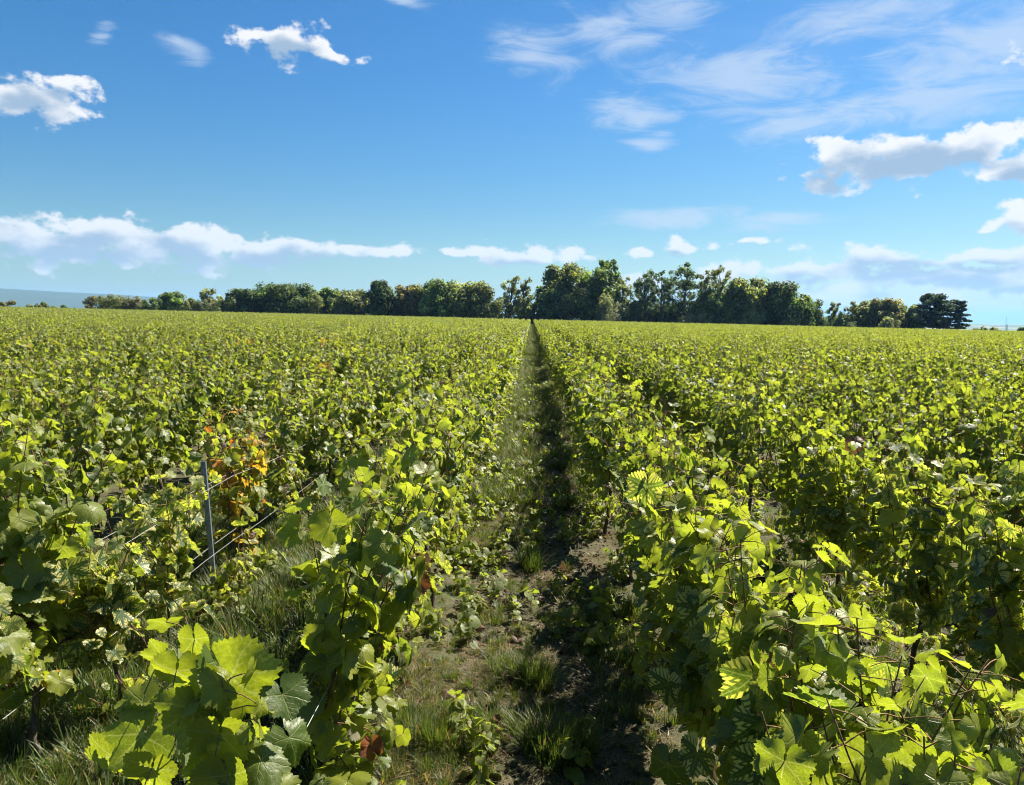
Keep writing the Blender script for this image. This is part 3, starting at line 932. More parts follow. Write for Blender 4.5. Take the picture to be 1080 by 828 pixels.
# ---- the vines of the close foreground, each grown for its own place
def L_(px, py, Y, root, nrm, tip, size, look):
    """a leaf whose stalk joint stands at that point of the scene, relative to its vine"""
    p = at(px, py, Y)
    return ((p.x - root[0], p.y - root[1], p.z - float(height(root[0], root[1]))), nrm, tip, size, look)


HEROES = []


def hero(x, y, label, group='vines of the close foreground', **kw):
    seed = int(abs(x) * 1000 + y * 77)
    o = vine_object(vine_meshes(seed, lod='hero', **kw), x, y)
    tag(o, label, 'grapevine', group)
    HEROES.append((x, y))
    return o


r0 = (-0.63, 1.40)
ex = [L_(243, 712, 1.34, r0, (0.05, -1.0, 0.10), (0.75, 0.05, -0.65), 0.096, (0.85, 0.0, 0.0)),
      L_(205, 745, 1.33, r0, (0.05, -0.98, 0.15), (-0.1, 0, -1), 0.076, (0.45, 0, 0)),
      L_(150, 772, 1.36, r0, (0.0, -0.98, 0.2), (-0.7, 0, -0.8), 0.086, (0.40, 0, 0)),
      L_(232, 772, 1.30, r0, (0.05, -1.0, -0.1), (-0.15, 0, -1), 0.070, (0.90, 0, 0)),
      L_(205, 672, 1.42, r0, (-0.1, -1.0, -0.1), (0.1, 0, -1), 0.044, (0.9, 0, 0)),
      L_(172, 690, 1.40, r0, (-0.2, -0.9, 0.0), (-0.5, 0, -0.6), 0.052, (0.8, 0, 0)),
      L_(150, 738, 1.38, r0, (0.0, -0.6, 0.8), (-1, -0.1, -0.25), 0.050, (0.85, 0, 0)),
      L_(186, 705, 1.37, r0, (0.1, -1.0, -0.1), (-0.15, 0, -1), 0.056, (1.0, 0, 0)),
      L_(298, 730, 1.36, r0, (0.45, -0.65, 0.65), (0.15, 0, -1), 0.050, (0.15, 0, 0)),
      L_(305, 775, 1.36, r0, (0.5, -0.6, 0.6), (0.3, 0, -1), 0.054, (0.20, 0, 0)),
      L_(226, 695, 1.37, r0, (0.9, -0.35, 0.3), (-0.1, 0.1, -1), 0.056, (0.2, 0, 0)),
      L_(275, 800, 1.30, r0, (0.2, -0.5, 0.9), (0.5, -0.2, -0.8), 0.056, (0.3, 0.1, 0)),
      L_(160, 808, 1.33, r0, (0.0, -1.0, -0.1), (-0.3, 0, -1), 0.062, (0.85, 0, 0)),
      L_(118, 795, 1.42, r0, (0.0, -1.0, -0.1), (-0.5, 0, -1), 0.066, (0.80, 0, 0)),
      L_(240, 815, 1.28, r0, (-0.1, -1.0, 0.1), (0.2, 0, -1), 0.062, (0.6, 0, 0))]
hero(*r0, 'foreground vine with the biggest sunlit leaf, at the bottom left of the photo', nsh=4, half=0.13, low=2, top=1.10,
     size=0.068, chl=0.0, tint=0.6, extra=ex, tall=0.05, lateral=0.35, lean=0.10, cane=False)
hero(-0.585, 2.62, 'tall upright vine nearest on the left of the path, one dark red leaf low', nsh=8, half=0.36, top=1.22,
     size=0.068, chl=0.12, tint=0.62, low=16, lateral=0.8,
     extra=[L_(392, 785, 2.30, (-0.585, 2.62), (0.4, -0.8, 0.4), (-0.1, 0, -1), 0.045, (0.4, 0, 0.88)),
            L_(375, 775, 2.32, (-0.585, 2.62), (0.2, -0.9, 0.2), (0.1, 0, -1), 0.062, (1, 0, 0.12)),
            L_(348, 552, 2.45, (-0.585, 2.62), (-0.1, -0.95, 0.3), (0, 0, -1), 0.075, (0.9, 0, 0)),
            L_(378, 588, 2.42, (-0.585, 2.62), (0.3, -0.9, 0.2), (-0.4, 0, -0.9), 0.075, (0.95, 0, 0)),
            L_(440, 612, 2.75, (-0.585, 2.62), (0.7, -0.6, 0.2), (0.1, 0, -1), 0.050, (0.4, 0, 0.88))])
hero(-0.58, 3.52, 'second vine of the hedge left of the path, its right face in full sun', top=1.18, size=0.062, chl=0.30, tint=0.58, low=24)
r2 = (-1.86, 2.74)
hero(*r2, 'tall dense vine cut by the left edge of the photo, a few leaves turning rusty', nsh=9, half=0.30, top=1.30, size=0.074, chl=0.25,
     tint=0.66, low=6, aut=0.06, thin=0.85,
     extra=[L_(62, 620, 2.72, r2, (0.5, -0.7, 0.3), (0.2, 0, -1), 0.055, (0.4, 0.5, 0.30)), L_(58, 715, 2.72, r2, (0.6, -0.6, 0.2), (0.0, 0, -1), 0.046, (0.4, 0.1, 0.5)),
            L_(30, 670, 2.68, r2, (0.3, -0.9, 0.2), (0.2, 0, -1), 0.07, (0.9, 0.1, 0.05)), L_(40, 605, 2.66, r2, (0.2, -0.5, 0.8), (0.3, 0, -1), 0.075, (0.2, 0, 0)),
            L_(72, 600, 2.74, r2, (0.7, -0.5, 0.3), (0.1, 0, -1), 0.07, (0.5, 0.75, 0.1)), L_(25, 705, 2.66, r2, (0.1, -0.9, 0.3), (0.1, 0, -1), 0.06, (0.5, 0.7, 0.2))])
r3 = (-1.72, 3.05)
hero(*r3, 'spindly knee high vine with bleached yellow leaves, right of the vine at the left edge', nsh=4, half=0.10, top=0.80, size=0.062, chl=0.80, tint=0.4,
     low=7, lateral=0.6, cane=False, tall=0.02, stem=0.6, hz=0.36,
     extra=[L_(118, 632, 3.05, r3, (0.1, -0.7, 0.7), (0.1, 0, -1), 0.088, (0.4, 0.95, 0)), L_(92, 655, 3.05, r3, (-0.2, -0.7, 0.7), (-0.2, 0, -1), 0.07, (0.3, 0.75, 0)),
            L_(85, 685, 3.0, r3, (0.1, -0.8, 0.5), (-0.2, 0, -1), 0.075, (0.3, 0.85, 0))])
r4 = (-1.84, 3.72)
hero(*r4, 'half bare vine of striped yellow leaves beside the wires left of the metal stake', nsh=5, half=0.20, top=0.98, size=0.064, chl=0.75, tint=0.4,
     low=5, lateral=0.55, cane=False, tall=0.04, stem=0.6, hz=0.33,
     extra=[L_(138, 562, 3.60, r4, (0.2, -0.8, 0.5), (0.1, 0, -1), 0.105, (0.3, 0.95, 0)), L_(178, 528, 3.66, r4, (0.3, -0.9, 0.2), (0.2, 0, -1), 0.10, (0.3, 0.9, 0)),
            L_(105, 605, 3.5, r4, (0.1, -0.8, 0.5), (-0.1, 0, -1), 0.07, (0.3, 0.8, 0))])
hero(-1.74, 4.16, 'low clump of yellowish leaves at the foot of the metal stake', nsh=5, half=0.16, top=0.30, size=0.045, chl=0.65, tint=0.6, low=6, cane=False, tall=0.02, stem=0.5, hz=0.10)
hero(-1.92, 4.98, 'vine turned yellow and orange just behind the metal stake', nsh=9, half=0.30, top=1.06, size=0.060, chl=0.45, aut=0.22, tint=0.7, low=7, lateral=0.7)
hero(0.70, 0.96, 'nearest vine at the bottom right corner, its top just in the photo', top=1.18, size=0.072, chl=0.22, tint=0.50, tall=0.05, nsh=15, lean=0.09, low=18)
hero(0.70, 1.58, 'second vine from the bottom right corner in the hedge right of the path', top=1.12, size=0.070, chl=0.25, tint=0.50, tall=0.05, nsh=14, lean=0.08, low=16)
r5 = (0.67, 2.34)
hero(*r5, 'vine with hanging cream striped leaves at the near end right of the path', top=1.12, size=0.070, chl=0.30, tint=0.62, tall=0.12, thin=0.78, low=10,
     extra=[L_(795, 712, 1.72, r5, (-0.1, -0.95, 0.25), (0, 0, -1), 0.082, (0.3, 1.0, 0)), L_(805, 760, 1.70, r5, (-0.05, -0.95, 0.25), (0, 0, -1), 0.080, (0.3, 1.0, 0)),
            L_(800, 802, 1.70, r5, (-0.1, -0.95, 0.2), (-0.1, 0, -1), 0.074, (0.3, 1.0, 0.1)), L_(735, 792, 2.15, r5, (-0.7, -0.6, 0.2), (0, 0, -1), 0.07, (0.4, 0.8, 0.2)),
            L_(705, 720, 2.5, r5, (-0.7, -0.6, 0.3), (0, 0, -1), 0.075, (0.3, 0.7, 0)), L_(705, 805, 2.2, r5, (-0.5, -0.8, 0.1), (0, 0, -1), 0.075, (0.15, 0.0, 0))])
hero(0.675, 3.26, 'fourth vine right of the path, a large striped leaf near its top', top=1.16, size=0.066, chl=0.30, tint=0.60, tall=0.16, thin=0.80, low=10,
     extra=[L_(682, 512, 3.1, (0.675, 3.26), (-0.6, -0.7, 0.3), (0, 0, -1), 0.10, (0.4, 0.85, 0))])
hero(1.87, 2.72, 'vine of pale striped leaves cut by the right edge of the photo', top=1.16, size=0.066, chl=0.55, low=18, nsh=12, thin=0.75, tint=0.5, aut=0.05)
hero(1.86, 3.62, 'second vine from the right edge of the photo, bleached leaves over dark stems', top=1.18, size=0.064, chl=0.55, tint=0.6, nsh=10, low=12, thin=0.75)
hero(1.85, 4.50, 'vine with one dead brown leaf on top, second row right of the path', top=1.16, size=0.060, chl=0.40, tint=0.6, thin=0.8,
     extra=[L_(902, 466, 4.3, (1.85, 4.5), (-0.2, -0.9, 0.3), (0, 0, -1), 0.062, (0.3, 0, 1.0))])

# ---- a set of grown vines that the rest of the near rows are copied from
KINDS = []
for s in range(9): KINDS.append(('green', vine_meshes(100 + s, lod='hi', top=1.17 + 0.02 * (s % 4), chl=0.14 + 0.03 * (s % 3), tint=0.40 + 0.05 * (s % 3))))
for s in range(4): KINDS.append(('striped', vine_meshes(200 + s, lod='hi', chl=0.50, tint=0.5, nsh=9, thin=0.9)))
for s in range(2): KINDS.append(('yellowing', vine_meshes(300 + s, lod='hi', chl=0.40, aut=0.20, tint=0.6, nsh=9, thin=0.85)))

cand = []
rr = random.Random(5)
START = {-1: 4.45, -2: 5.90, 1: 4.20, 2: 5.45}
FAR_Y, MARGIN = 180.0, 9.0
for k in list(range(1, 125)) + list(range(-1, -125, -1)):
    x = row_x(k)
    y = START.get(k, -1.5 + rr.random() * STEP)
    while y < FAR_Y + 0.5 * math.sin(x * 0.3):
        if abs(x) < 0.80 * max(y, 0) + MARGIN:
            cand.append((k, x + rr.gauss(0, 0.025), y + rr.gauss(0, 0.06)))
        y += STEP * (2 if rr.random() < 0.02 and y > 14 else 1)
inv = CAM_R.transposed()


def in_frame(x, y):
    if y < 0.5: return False
    for z in (0.3, 1.1):
        v = inv @ (Vector((x, y, float(height(x, y)) + z)) - Vector((0, 0, CAM_Z)))
        if v.z < 0:
            px = 540 + FPX * v.x / -v.z; py = 414 - FPX * v.y / -v.z
            if -15 < px < 1095 and py < 850: return True
    return False


seen = sorted([c for c in cand if in_frame(c[1], c[2])], key=lambda c: math.hypot(c[1], c[2]))
N_NEAR = 299 - len(HEROES)
near, rest = seen[:N_NEAR], seen[N_NEAR:]
rest += [c for c in cand if not in_frame(c[1], c[2]) and (c[2] > 0.4 or abs(c[1]) > 0.5)]
ORD = ['', 'first', 'second', 'third', 'fourth', 'fifth', 'sixth', 'seventh', 'eighth', 'ninth', 'tenth', 'eleventh', 'twelfth', 'thirteenth', 'fourteenth',
       'fifteenth', 'sixteenth', 'seventeenth', 'eighteenth', 'nineteenth', 'twentieth']
LOOK = {'green': 'bushy green vine', 'striped': 'pale striped vine', 'yellowing': 'yellow and orange vine'}
tag_count = {}
for (k, x, y) in near:
    p = rr.random()
    pool = 'green' if p < 0.74 else ('striped' if p < 0.95 else 'yellowing')
    if pool == 'yellowing' and abs(k) <= 2 and y < 14: pool = 'striped'
    look, me = rr.choice([q for q in KINDS if q[0] == pool])
    s = rr.uniform(0.94, 1.07)
    o = vine_object(me, x, y, (math.pi if rr.random() < 0.5 else 0) + rr.gauss(0, 0.06), (s * rr.uniform(0.92, 1.08), 1.0, s * rr.uniform(0.94, 1.05)))
    side = 'right' if k > 0 else 'left'
    row = ORD[min(abs(k), 20)]
    depth = 'behind the foreground' if y < 9 else ('in the middle distance' if y < 15 else 'before the far vines')
    tag(o, f'{LOOK[look]} in the {row} row {side} of the path, {depth}', 'grapevine', f'vines of the {row} row {side} of the path')


# ------------------------------------------------------------------ scattering for what nobody could count
def scatter(name, pts, rots, scl, idx, protos, label=None):
    lib = bpy.data.collections.new(name + '_kinds')
    for i, me in enumerate(protos):
        o = bpy.data.objects.new('%s_kind_%02d' % (name, i), me); lib.objects.link(o)
    me = bpy.data.meshes.new(name)
    n = len(pts)
    me.vertices.add(n); me.vertices.foreach_set('co', np.asarray(pts, np.float32).ravel())
    a = me.attributes.new('rot', 'FLOAT_VECTOR', 'POINT'); a.data.foreach_set('vector', np.asarray(rots, np.float32).ravel())
    a = me.attributes.new('scl', 'FLOAT_VECTOR', 'POINT'); a.data.foreach_set('vector', np.asarray(scl, np.float32).ravel())
    a = me.attributes.new('idx', 'INT', 'POINT'); a.data.foreach_set('value', np.asarray(idx, np.int32))
    o = link(name, me)
    ng = bpy.data.node_groups.new(name + '_nodes', 'GeometryNodeTree')
    ng.interface.new_socket('Geometry', in_out='INPUT', socket_type='NodeSocketGeometry')
    ng.interface.new_socket('Geometry', in_out='OUTPUT', socket_type='NodeSocketGeometry')
    t = NT(ng)
    gi = t.n('NodeGroupInput'); go = t.n('NodeGroupOutput')
    ip = t.n('GeometryNodeInstanceOnPoints'); ci = t.n('GeometryNodeCollectionInfo')
    ci.inputs['Collection'].default_value = lib; ci.inputs['Separate Children'].default_value = True; ci.inputs['Reset Children'].default_value = True

    def attr(nm, ty):
        nd = t.n('GeometryNodeInputNamedAttribute', data_type=ty); nd.inputs['Name'].default_value = nm
        return nd.outputs['Attribute']
    ng.links.new(gi.outputs[0], ip.inputs['Points']); ng.links.new(ci.outputs[0], ip.inputs['Instance'])
    ip.inputs['Pick Instance'].default_value = True
    ng.links.new(attr('idx', 'INT'), ip.inputs['Instance Index'])
    e2r = t.n('FunctionNodeEulerToRotation'); ng.links.new(attr('rot', 'FLOAT_VECTOR'), e2r.inputs[0])
    ng.links.new(e2r.outputs[0], ip.inputs['Rotation']); ng.links.new(attr('scl', 'FLOAT_VECTOR'), ip.inputs['Scale'])
    ng.links.new(ip.outputs[0], go.inputs[0])
    md = o.modifiers.new('scatter', 'NODES'); md.node_group = ng
    tag(o, label, kind='stuff')
    return o


# far vines: lighter meshes, one mass
def far_vine(seed, lod, **kw):
    tg, sg, fg = grow_vine(seed, lod=lod, **kw)
    g = Geo()
    for src, mi in ((tg, 1), (sg, 2), (fg, 0)):
        off = g.n
        for V, uv, c in zip(src.V, src.UV, src.C):
            g.V.append(V); g.UV.append(uv); g.C.append(c); g.n += len(V)
        for Pp, Mm in zip(src.P, src.M):
            g.P.append(Pp + off); g.M.append(np.full(len(Pp), mi))
    return g.mesh('far_vine', [M_LEAF, M_TRUNK, M_SHOOT])


FAR = [far_vine(500 + s, 'mid', chl=0.30 + 0.1 * (s % 3), tint=0.52, top=1.18) for s in range(5)]
FAR += [far_vine(520 + s, 'low', chl=0.46 + 0.10 * (s % 3), aut=0.015 + 0.015 * (s % 3), tint=0.60, top=1.18, nsh=12, size=0.062) for s in range(7)]
rng = np.random.default_rng(9)
pts = []; rot = []; scl = []; idx = []
for (k, x, y) in rest:
    d = math.hypot(x, y)
    pts.append((x, y, float(height(x, y)) - 0.005)); rot.append((0, 0, (math.pi if rng.random() < .5 else 0) + rng.normal(0, .06)))
    s = rng.uniform(0.93, 1.07); scl.append((s, 1.02, s * rng.uniform(0.93, 1.06)))
    idx.append(int(rng.integers(0, 5)) if d < 42 else 5 + int(rng.integers(0, 7)))
scatter('distant_vines', pts, rot, scl, idx, FAR, 'mass of vine rows running back to the tree line')

# ------------------------------------------------------------------ grass, weeds, litter of the path and between the rows
GREEN1, GREEN2, STRAW = np.array([0.034, 0.070, 0.013]), np.array([0.078, 0.115, 0.023]), np.array([0.22, 0.175, 0.09])


def tuft(seed, n, hgt, spread, straw=0.15, lie=0.0):
    r = np.random.default_rng(seed); g = Geo()
    for _ in range(n):
        a = r.uniform(0, 6.28); rad = spread * r.random() ** 0.7
        p = np.array([math.cos(a) * rad, math.sin(a) * rad, -0.008])
        b = a + r.normal(0, 0.7); lean = r.uniform(0.1, 0.9) + lie
        h = hgt * r.uniform(0.45, 1.15); w = r.uniform(0.0014, 0.0028)
        d = np.array([math.cos(b), math.sin(b), 0]); sd = np.array([-d[1], d[0], 0])
        V = []
        for f, ww in ((0, 1.0), (0.4, 0.9), (0.75, 0.6), (1.0, 0.06)):
            c = p + d * h * lean * f ** 1.8 + np.array([0, 0, max(0.002, h * (f - 0.35 * lean * f * f) * (1 - min(0.9, lie)))])
            V += [c - sd * w * ww, c + sd * w * ww]
        F = [(0, 1, 3, 2), (2, 3, 5, 4), (4, 5, 7, 6)]
        c = STRAW * r.uniform(0.5, 1.1) if r.random() < straw else GREEN1 + (GREEN2 - GREEN1) * r.random()
        g.add(V, F, 0, col=np.repeat(c[None] * np.exp(r.normal(0, 0.18)), 8, 0))
    return g.mesh('grass_tuft', [M_GRASS])


def weed(seed):
    r = np.random.default_rng(seed); g = Geo()
    n = r.integers(7, 15); P = []; N = []; T = []; Z = []; K = []
    for k in range(n):
        a = k * 2.4 + r.normal(0, .3); h = r.uniform(0.015, 0.11); o = np.array([math.cos(a), math.sin(a), 0])
        P.append(o * r.uniform(0.01, 0.05) + np.array([0, 0, h])); N.append(np.array([0, 0, 1.0]) + o * 0.5 + r.normal(0, .25, 3)); T.append(o + np.array([0, 0, r.uniform(-.3, .4)]))
        Z.append(r.uniform(0.012, 0.032)); K.append((r.uniform(0.3, 0.9), 0, 0))
    add_leaves(g, r, np.array(P), np.array(N), np.array(T), np.array(Z), np.array(K), 'low')
    add_tube(g, [(0, 0, -.01), (0.004, 0.002, 0.06), (0.002, 0.008, 0.11)], [0.002, 0.0015, 0.001], 3, 1)
    return g.mesh('weed', [M_LEAF, M_PETIOLE])


def fallen(seed):
    r = np.random.default_rng(seed); g = Geo()
    n = 6
    P = np.stack([r.normal(0, .10, n), r.normal(0, .10, n), r.uniform(0.008, 0.025, n)], -1)
    N = np.stack([r.normal(0, .35, n), r.normal(0, .35, n), np.ones(n)], -1); T = r.normal(0, 1, (n, 3))
    K = np.stack([r.uniform(0, 1, n), np.zeros(n), r.uniform(0.9, 1.0, n)], -1)
    add_leaves(g, r, P, N, T, r.uniform(0.022, 0.045, n), K, 'mid', 0, 2.0)
    return g.mesh('fallen_leaf', [M_LEAF])


def clod(seed):
    r = np.random.default_rng(seed)
    bm_ = []
    me = bpy.data.meshes.new('clod')
    import bmesh
    b = bmesh.new(); bmesh.ops.create_icosphere(b, subdivisions=2, radius=1.0)
    for v in b.verts:
        c = v.co; f = 1 + 0.35 * (float(vnoise(c.x * 1.7 + seed, c.y * 1.7 + c.z * 2.3, seed)) - 0.5) + 0.25 * (float(vnoise(c.x * 4 + c.z, c.y * 4 + seed, seed + 9)) - .5)
        v.co = Vector((c.x * f, c.y * f * 0.85, c.z * f * 0.6))
    b.to_mesh(me); b.free(); me.materials.append(ground.data.materials[0])
    return me


tufts = [tuft(1, 46, 0.12, 0.05, 0.08), tuft(2, 60, 0.09, 0.07, 0.08), tuft(3, 40, 0.17, 0.05, 0.2), tuft(4, 90, 0.22, 0.085, 0.10), tuft(5, 34, 0.14, 0.08, 0.85, 0.5), tuft(6, 34, 0.11, 0.10, 0.95, 0.85)]


def cover(x, y):
    """how grassy the ground is: mostly left of the trodden line on the path, patchy elsewhere"""
    n = fbm(x * 2.2, y * 1.5, 41, 4)
    bare = np.exp(-((x - 0.20 - 0.05 * np.sin(y * 0.9)) / 0.17) ** 2) * np.clip(1.4 - y / 9, 0.25, 1)
    under = np.exp(-((np.abs(x) - 0.63) / 0.18) ** 2) * 0.25
    return np.clip((n - 0.36) * 3.2 + np.where((x < 0.02) & (x > -0.42), 0.30, 0) - bare * 1.1 - under - 0.34 * np.clip((6.5 - y) / 2.5, 0, 1), 0, 1)


pts = []; rot = []; scl = []; idx = []


def zg(x, y):
    return float(height(x, y) + near_bumps(x, y))


def strew(n, x0, x1, y0, y1, power, base, kinds, smin, smax):
    x = rng.uniform(x0, x1, n); y = y0 + (y1 - y0) * rng.random(n) ** power
    keep = rng.random(n) < cover(x, y) + base
    for a, b in zip(x[keep], y[keep]):
        d = rng.uniform(smin, smax) * (1.0 + 0.5 * (vnoise(a * 3, b * 3, 3) - 0.4))
        pts.append((a, b, zg(a, b))); rot.append((rng.normal(0, .1), rng.normal(0, .1), rng.uniform(0, 6.28)))
        scl.append((d, d, d * rng.uniform(0.8, 1.15))); idx.append(int(rng.choice(kinds)))


strew(4200, -0.66, 0.66, 1.6, 9, 1.5, 0.06, [0, 1, 1, 1, 5, 5], 0.36, 0.72)
strew(6500, -0.62, 0.62, 7, 34, 1.3, 0.22, [0, 1, 2, 2, 4], 0.7, 1.2)
strew(6000, -0.55, 0.55, 34, 170, 1.6, 0.35, [1, 2, 2], 1.2, 2.2)
strew(2600, -3.2, -0.62, 1.2, 10, 1.0, 0.10, [0, 1, 2, 1, 4], 0.7, 1.2)
strew(2600, 0.62, 3.6, 1.2, 12, 1.0, 0.12, [0, 1, 4, 5, 1], 0.6, 1.1)
strew(3200, -0.66, 0.66, 1.6, 12, 1.2, 0.30, [4, 5, 5], 0.4, 0.85)
strew(3600, 0.65, 3.2, 10, 60, 1.4, 0.15, [0, 1, 2], 0.8, 1.6)
strew(3600, -3.2, -0.65, 10, 60, 1.4, 0.15, [0, 1, 2], 0.8, 1.6)
strew(3000, -3.0, -0.70, 1.6, 7.0, 1.0, 0.55, [0, 1, 2, 2], 0.8, 1.35)
strew(1200, 0.75, 3.0, 2.2, 7.0, 1.0, 0.35, [0, 1, 1], 0.6, 1.0)
strew(1500, -0.66, 0.66, 1.6, 5, 1.0, 0.25, [0, 1, 1], 0.25, 0.5)
for (px, py, Y, s) in ((556, 735, 3.55, 0.8), (590, 818, 2.95, 0.8), (575, 800, 3.05, 0.7), (610, 815, 2.98, 0.65), (560, 610, 5.2, 0.85), (545, 728, 3.6, 0.7), (470, 800, 3.0, 0.7),
                       (440, 812, 2.95, 0.7), (425, 790, 3.05, 0.7), (663, 706, 3.75, 0.6), (655, 650, 4.4, 0.7), (330, 640, 4.7, 1.3), (20, 760, 3.3, 1.5), (45, 700, 3.7, 1.4), (60, 760, 3.2, 1.3), (110, 800, 3.1, 1.2)):
    p = at(px, py, Y)
    for _ in range(4):
        a, b = p.x + rng.normal(0, .04), p.y + rng.normal(0, .05)
        pts.append((a, b, zg(a, b))); rot.append((0, 0, rng.uniform(0, 6.28))); scl.append((s, s, s)); idx.append(3)
scatter('grass', pts, rot, scl, idx, tufts, 'short rough grass along the path and between the vine rows')

pts = []; rot = []; scl = []; idx = []
for (n, x0, x1, y0, y1) in ((520, -0.62, 0.62, 1.8, 9), (300, -3.0, -0.62, 1.4, 8), (520, 0.6, 3.4, 1.4, 9), (300, -0.6, 0.6, 9, 22)):
    for _ in range(n):
        a, b = rng.uniform(x0, x1), rng.uniform(y0, y1)
        if fbm(a * 3, b * 3, 61, 3) < 0.46: continue
        s = rng.uniform(0.7, 1.5); pts.append((a, b, zg(a, b))); rot.append((0, 0, rng.uniform(0, 6.28))); scl.append((s, s, s)); idx.append(int(rng.integers(0, 4)))
scatter('weeds', pts, rot, scl, idx, [weed(s) for s in range(4)], 'small broad leaved weeds on the path')

pts = []; rot = []; scl = []; idx = []
for _ in range(230):
    a = rng.uniform(-3.0, 3.2); b = 1.4 + 8 * rng.random() ** 1.2
    pts.append((a, b, zg(a, b))); rot.append((0, 0, rng.uniform(0, 6.28))); s = rng.uniform(0.7, 1.1); scl.append((s, s, s)); idx.append(int(rng.integers(0, 4)))
scatter('leaf_litter', pts, rot, scl, idx, [fallen(s) for s in range(4)], 'brown fallen vine leaves on the soil')

pts = []; rot = []; scl = []; idx = []
for _ in range(4200):
    a = rng.uniform(-2.2, 2.4) if rng.random() < 0.35 else rng.normal(0.15, 0.28); b = 1.6 + 8 * rng.random() ** 1.3
    s = 0.006 + 0.022 * rng.random() ** 3
    pts.append((a, b, zg(a, b) + s * 0.15)); rot.append((rng.normal(0, .3), rng.normal(0, .3), rng.uniform(0, 6.28))); scl.append((s, s, s)); idx.append(int(rng.integers(0, 4)))
scatter('soil_clods', pts, rot, scl, idx, [clod(s) for s in range(4)], 'crumbs and clods of earth on the path')

# ------------------------------------------------------------------ trellis stake and wires
SX, SY = -1.85, 4.36
zb = zg(SX, SY)
stake = empty('trellis_stake', (SX, SY, zb)); stake.rotation_euler = (R(1.0), R(-3.0), R(25)); stake.scale = (1.0, 1.0, 1.0)
tag(stake, 'notched grey metal trellis stake standing among the vines at left', 'stake')
SH = 0.885
prof = [(-0.016, 0.014), (-0.016, -0.002), (-0.010, -0.008), (0.010, -0.008), (0.016, -0.002), (0.016, 0.014),
        (0.0135, 0.014), (0.0135, -0.001), (0.009, -0.0055), (-0.009, -0.0055), (-0.0135, -0.001), (-0.0135, 0.014)]
n = len(prof)
V = [(x, y, z) for z in (-0.25, SH) for (x, y) in prof]
F = [(i, (i + 1) % n, n + (i + 1) % n, n + i) for i in range(n)]
CAPQ = [(n + 0, n + 1, n + 10, n + 11), (n + 1, n + 2, n + 9, n + 10), (n + 2, n + 3, n + 8, n + 9), (n + 3, n + 4, n + 7, n + 8), (n + 4, n + 5, n + 6, n + 7)]
link('post', build('post', V, [np.array(F), np.array(CAPQ)], [M_STAKE], smooth=False), stake)
for k in range(11):
    z = 0.10 + k * 0.070
    g = Geo()
    # a punched hook: a small tongue bent out of the flange and up
    pr = [(0.0162, z), (0.0235, z + 0.004), (0.0240, z + 0.017), (0.0218, z + 0.017), (0.0212, z + 0.0075), (0.0162, z + 0.006)]
    V = [(x, yy, zz) for yy in (0.001, 0.009) for (x, zz) in pr]
    Fq = [(i, (i + 1) % 6, 6 + (i + 1) % 6, 6 + i) for i in range(6)] + [(0, 1, 4, 5), (1, 2, 3, 4), (6, 11, 10, 7), (7, 10, 9, 8)]
    g.add(V, Fq); link('hook', g.mesh('hook', [M_STAKE], smooth=False), stake)


def wire(x, z, y0, y1, sag, label, group, bend=0.0, seed=0):
    r = np.random.default_rng(seed)
    ys_ = np.linspace(y0, y1, 60)
    P = []
    for y in ys_:
        ph = ((y - SY) / 4.8) % 1.0
        pull = bend * math.exp(-((y - SY) / 0.45) ** 2)
        P.append((x + pull + 0.012 * math.sin(y * 1.3 + seed), y, float(height(x, y)) + z - sag * 4 * ph * (1 - ph) + 0.006 * math.sin(y * 2.1 + seed * 2)))
    g = Geo(); add_tube(g, P, 0.0014, 6)
    o = link('trellis_wire', g.mesh('trellis_wire', [M_WIRE])); tag(o, label, 'wire', group)
    return o


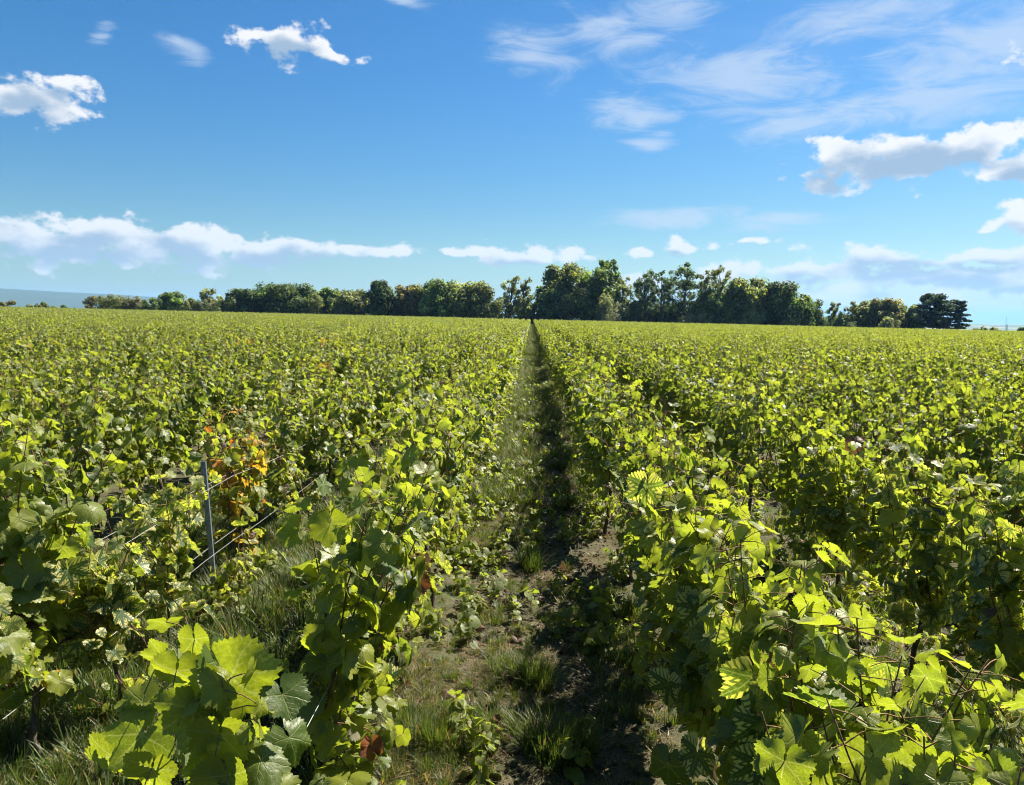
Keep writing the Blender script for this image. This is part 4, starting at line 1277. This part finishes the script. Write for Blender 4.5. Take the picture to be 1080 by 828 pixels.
wire(SX - 0.045, 0.75, 1.2, 26, 0.05, 'upper trellis wire passing on the far side of the metal stake', 'trellis wires', 0.022, 1)
wire(SX + 0.055, 0.75, 1.2, 26, 0.06, 'upper trellis wire passing on the near side of the metal stake', 'trellis wires', -0.030, 2)
wire(SX + 0.03, 0.34, 1.2, 26, 0.02, 'lower trellis wire below the striped yellow vine, the thicker bright strand', 'trellis wires', -0.01, 3)
wire(SX - 0.02, 0.37, 1.2, 26, 0.03, 'lower trellis wire behind the thicker bright strand near the ground', 'trellis wires', 0.0, 4)
wire(-0.66, 0.68, 0.6, 26, 0.04, 'trellis wire left of its twin, behind the big sunlit foreground leaves', 'trellis wires', 0.0, 5)
wire(-0.60, 0.69, 0.6, 26, 0.05, 'trellis wire right of its twin, behind the big sunlit foreground leaves', 'trellis wires', 0.0, 6)
P = [at(-20, 832, 2.70), at(10, 806, 2.74), at(32, 797, 2.80), at(70, 705, 2.95), at(104, 688, 3.02)]
P = [P[0], P[1], P[2]]
g = Geo(); add_tube(g, [tuple(q) for q in P], 0.002, 6)
tag(link('trellis_wire', g.mesh('trellis_wire', [M_WIRE])), 'loose end of pale wire in the grass at the bottom left corner', 'wire', 'trellis wires')

# ------------------------------------------------------------------ the air
HB = 26000.0
lo, hi = -75.0, 260.0
V = [(x, y, z) for z in (lo, hi) for y in (-HB, HB) for x in (-HB, HB)]
F = [(0, 2, 3, 1), (4, 5, 7, 6), (0, 1, 5, 4), (2, 6, 7, 3), (0, 4, 6, 2), (1, 3, 7, 5)]
hm = bpy.data.materials.new('haze_air'); hm.use_nodes = True
ht = hm.node_tree
for nd in list(ht.nodes):
    if nd.type == 'BSDF_PRINCIPLED': ht.nodes.remove(nd)
pv = ht.nodes.new('ShaderNodeVolumePrincipled')
pv.inputs['Color'].default_value = (0.30, 0.60, 1.0, 1); pv.inputs['Density'].default_value = 0.000085; pv.inputs['Anisotropy'].default_value = 0.1
ht.links.new(pv.outputs[0], ht.nodes['Material Output'].inputs['Volume'])
hz = link('haze', build('haze', V, [np.array(F)], [hm], smooth=False)); tag(hz, kind='stuff')
print('VINES', len(near), len(rest), 'HEROES', len(HEROES))
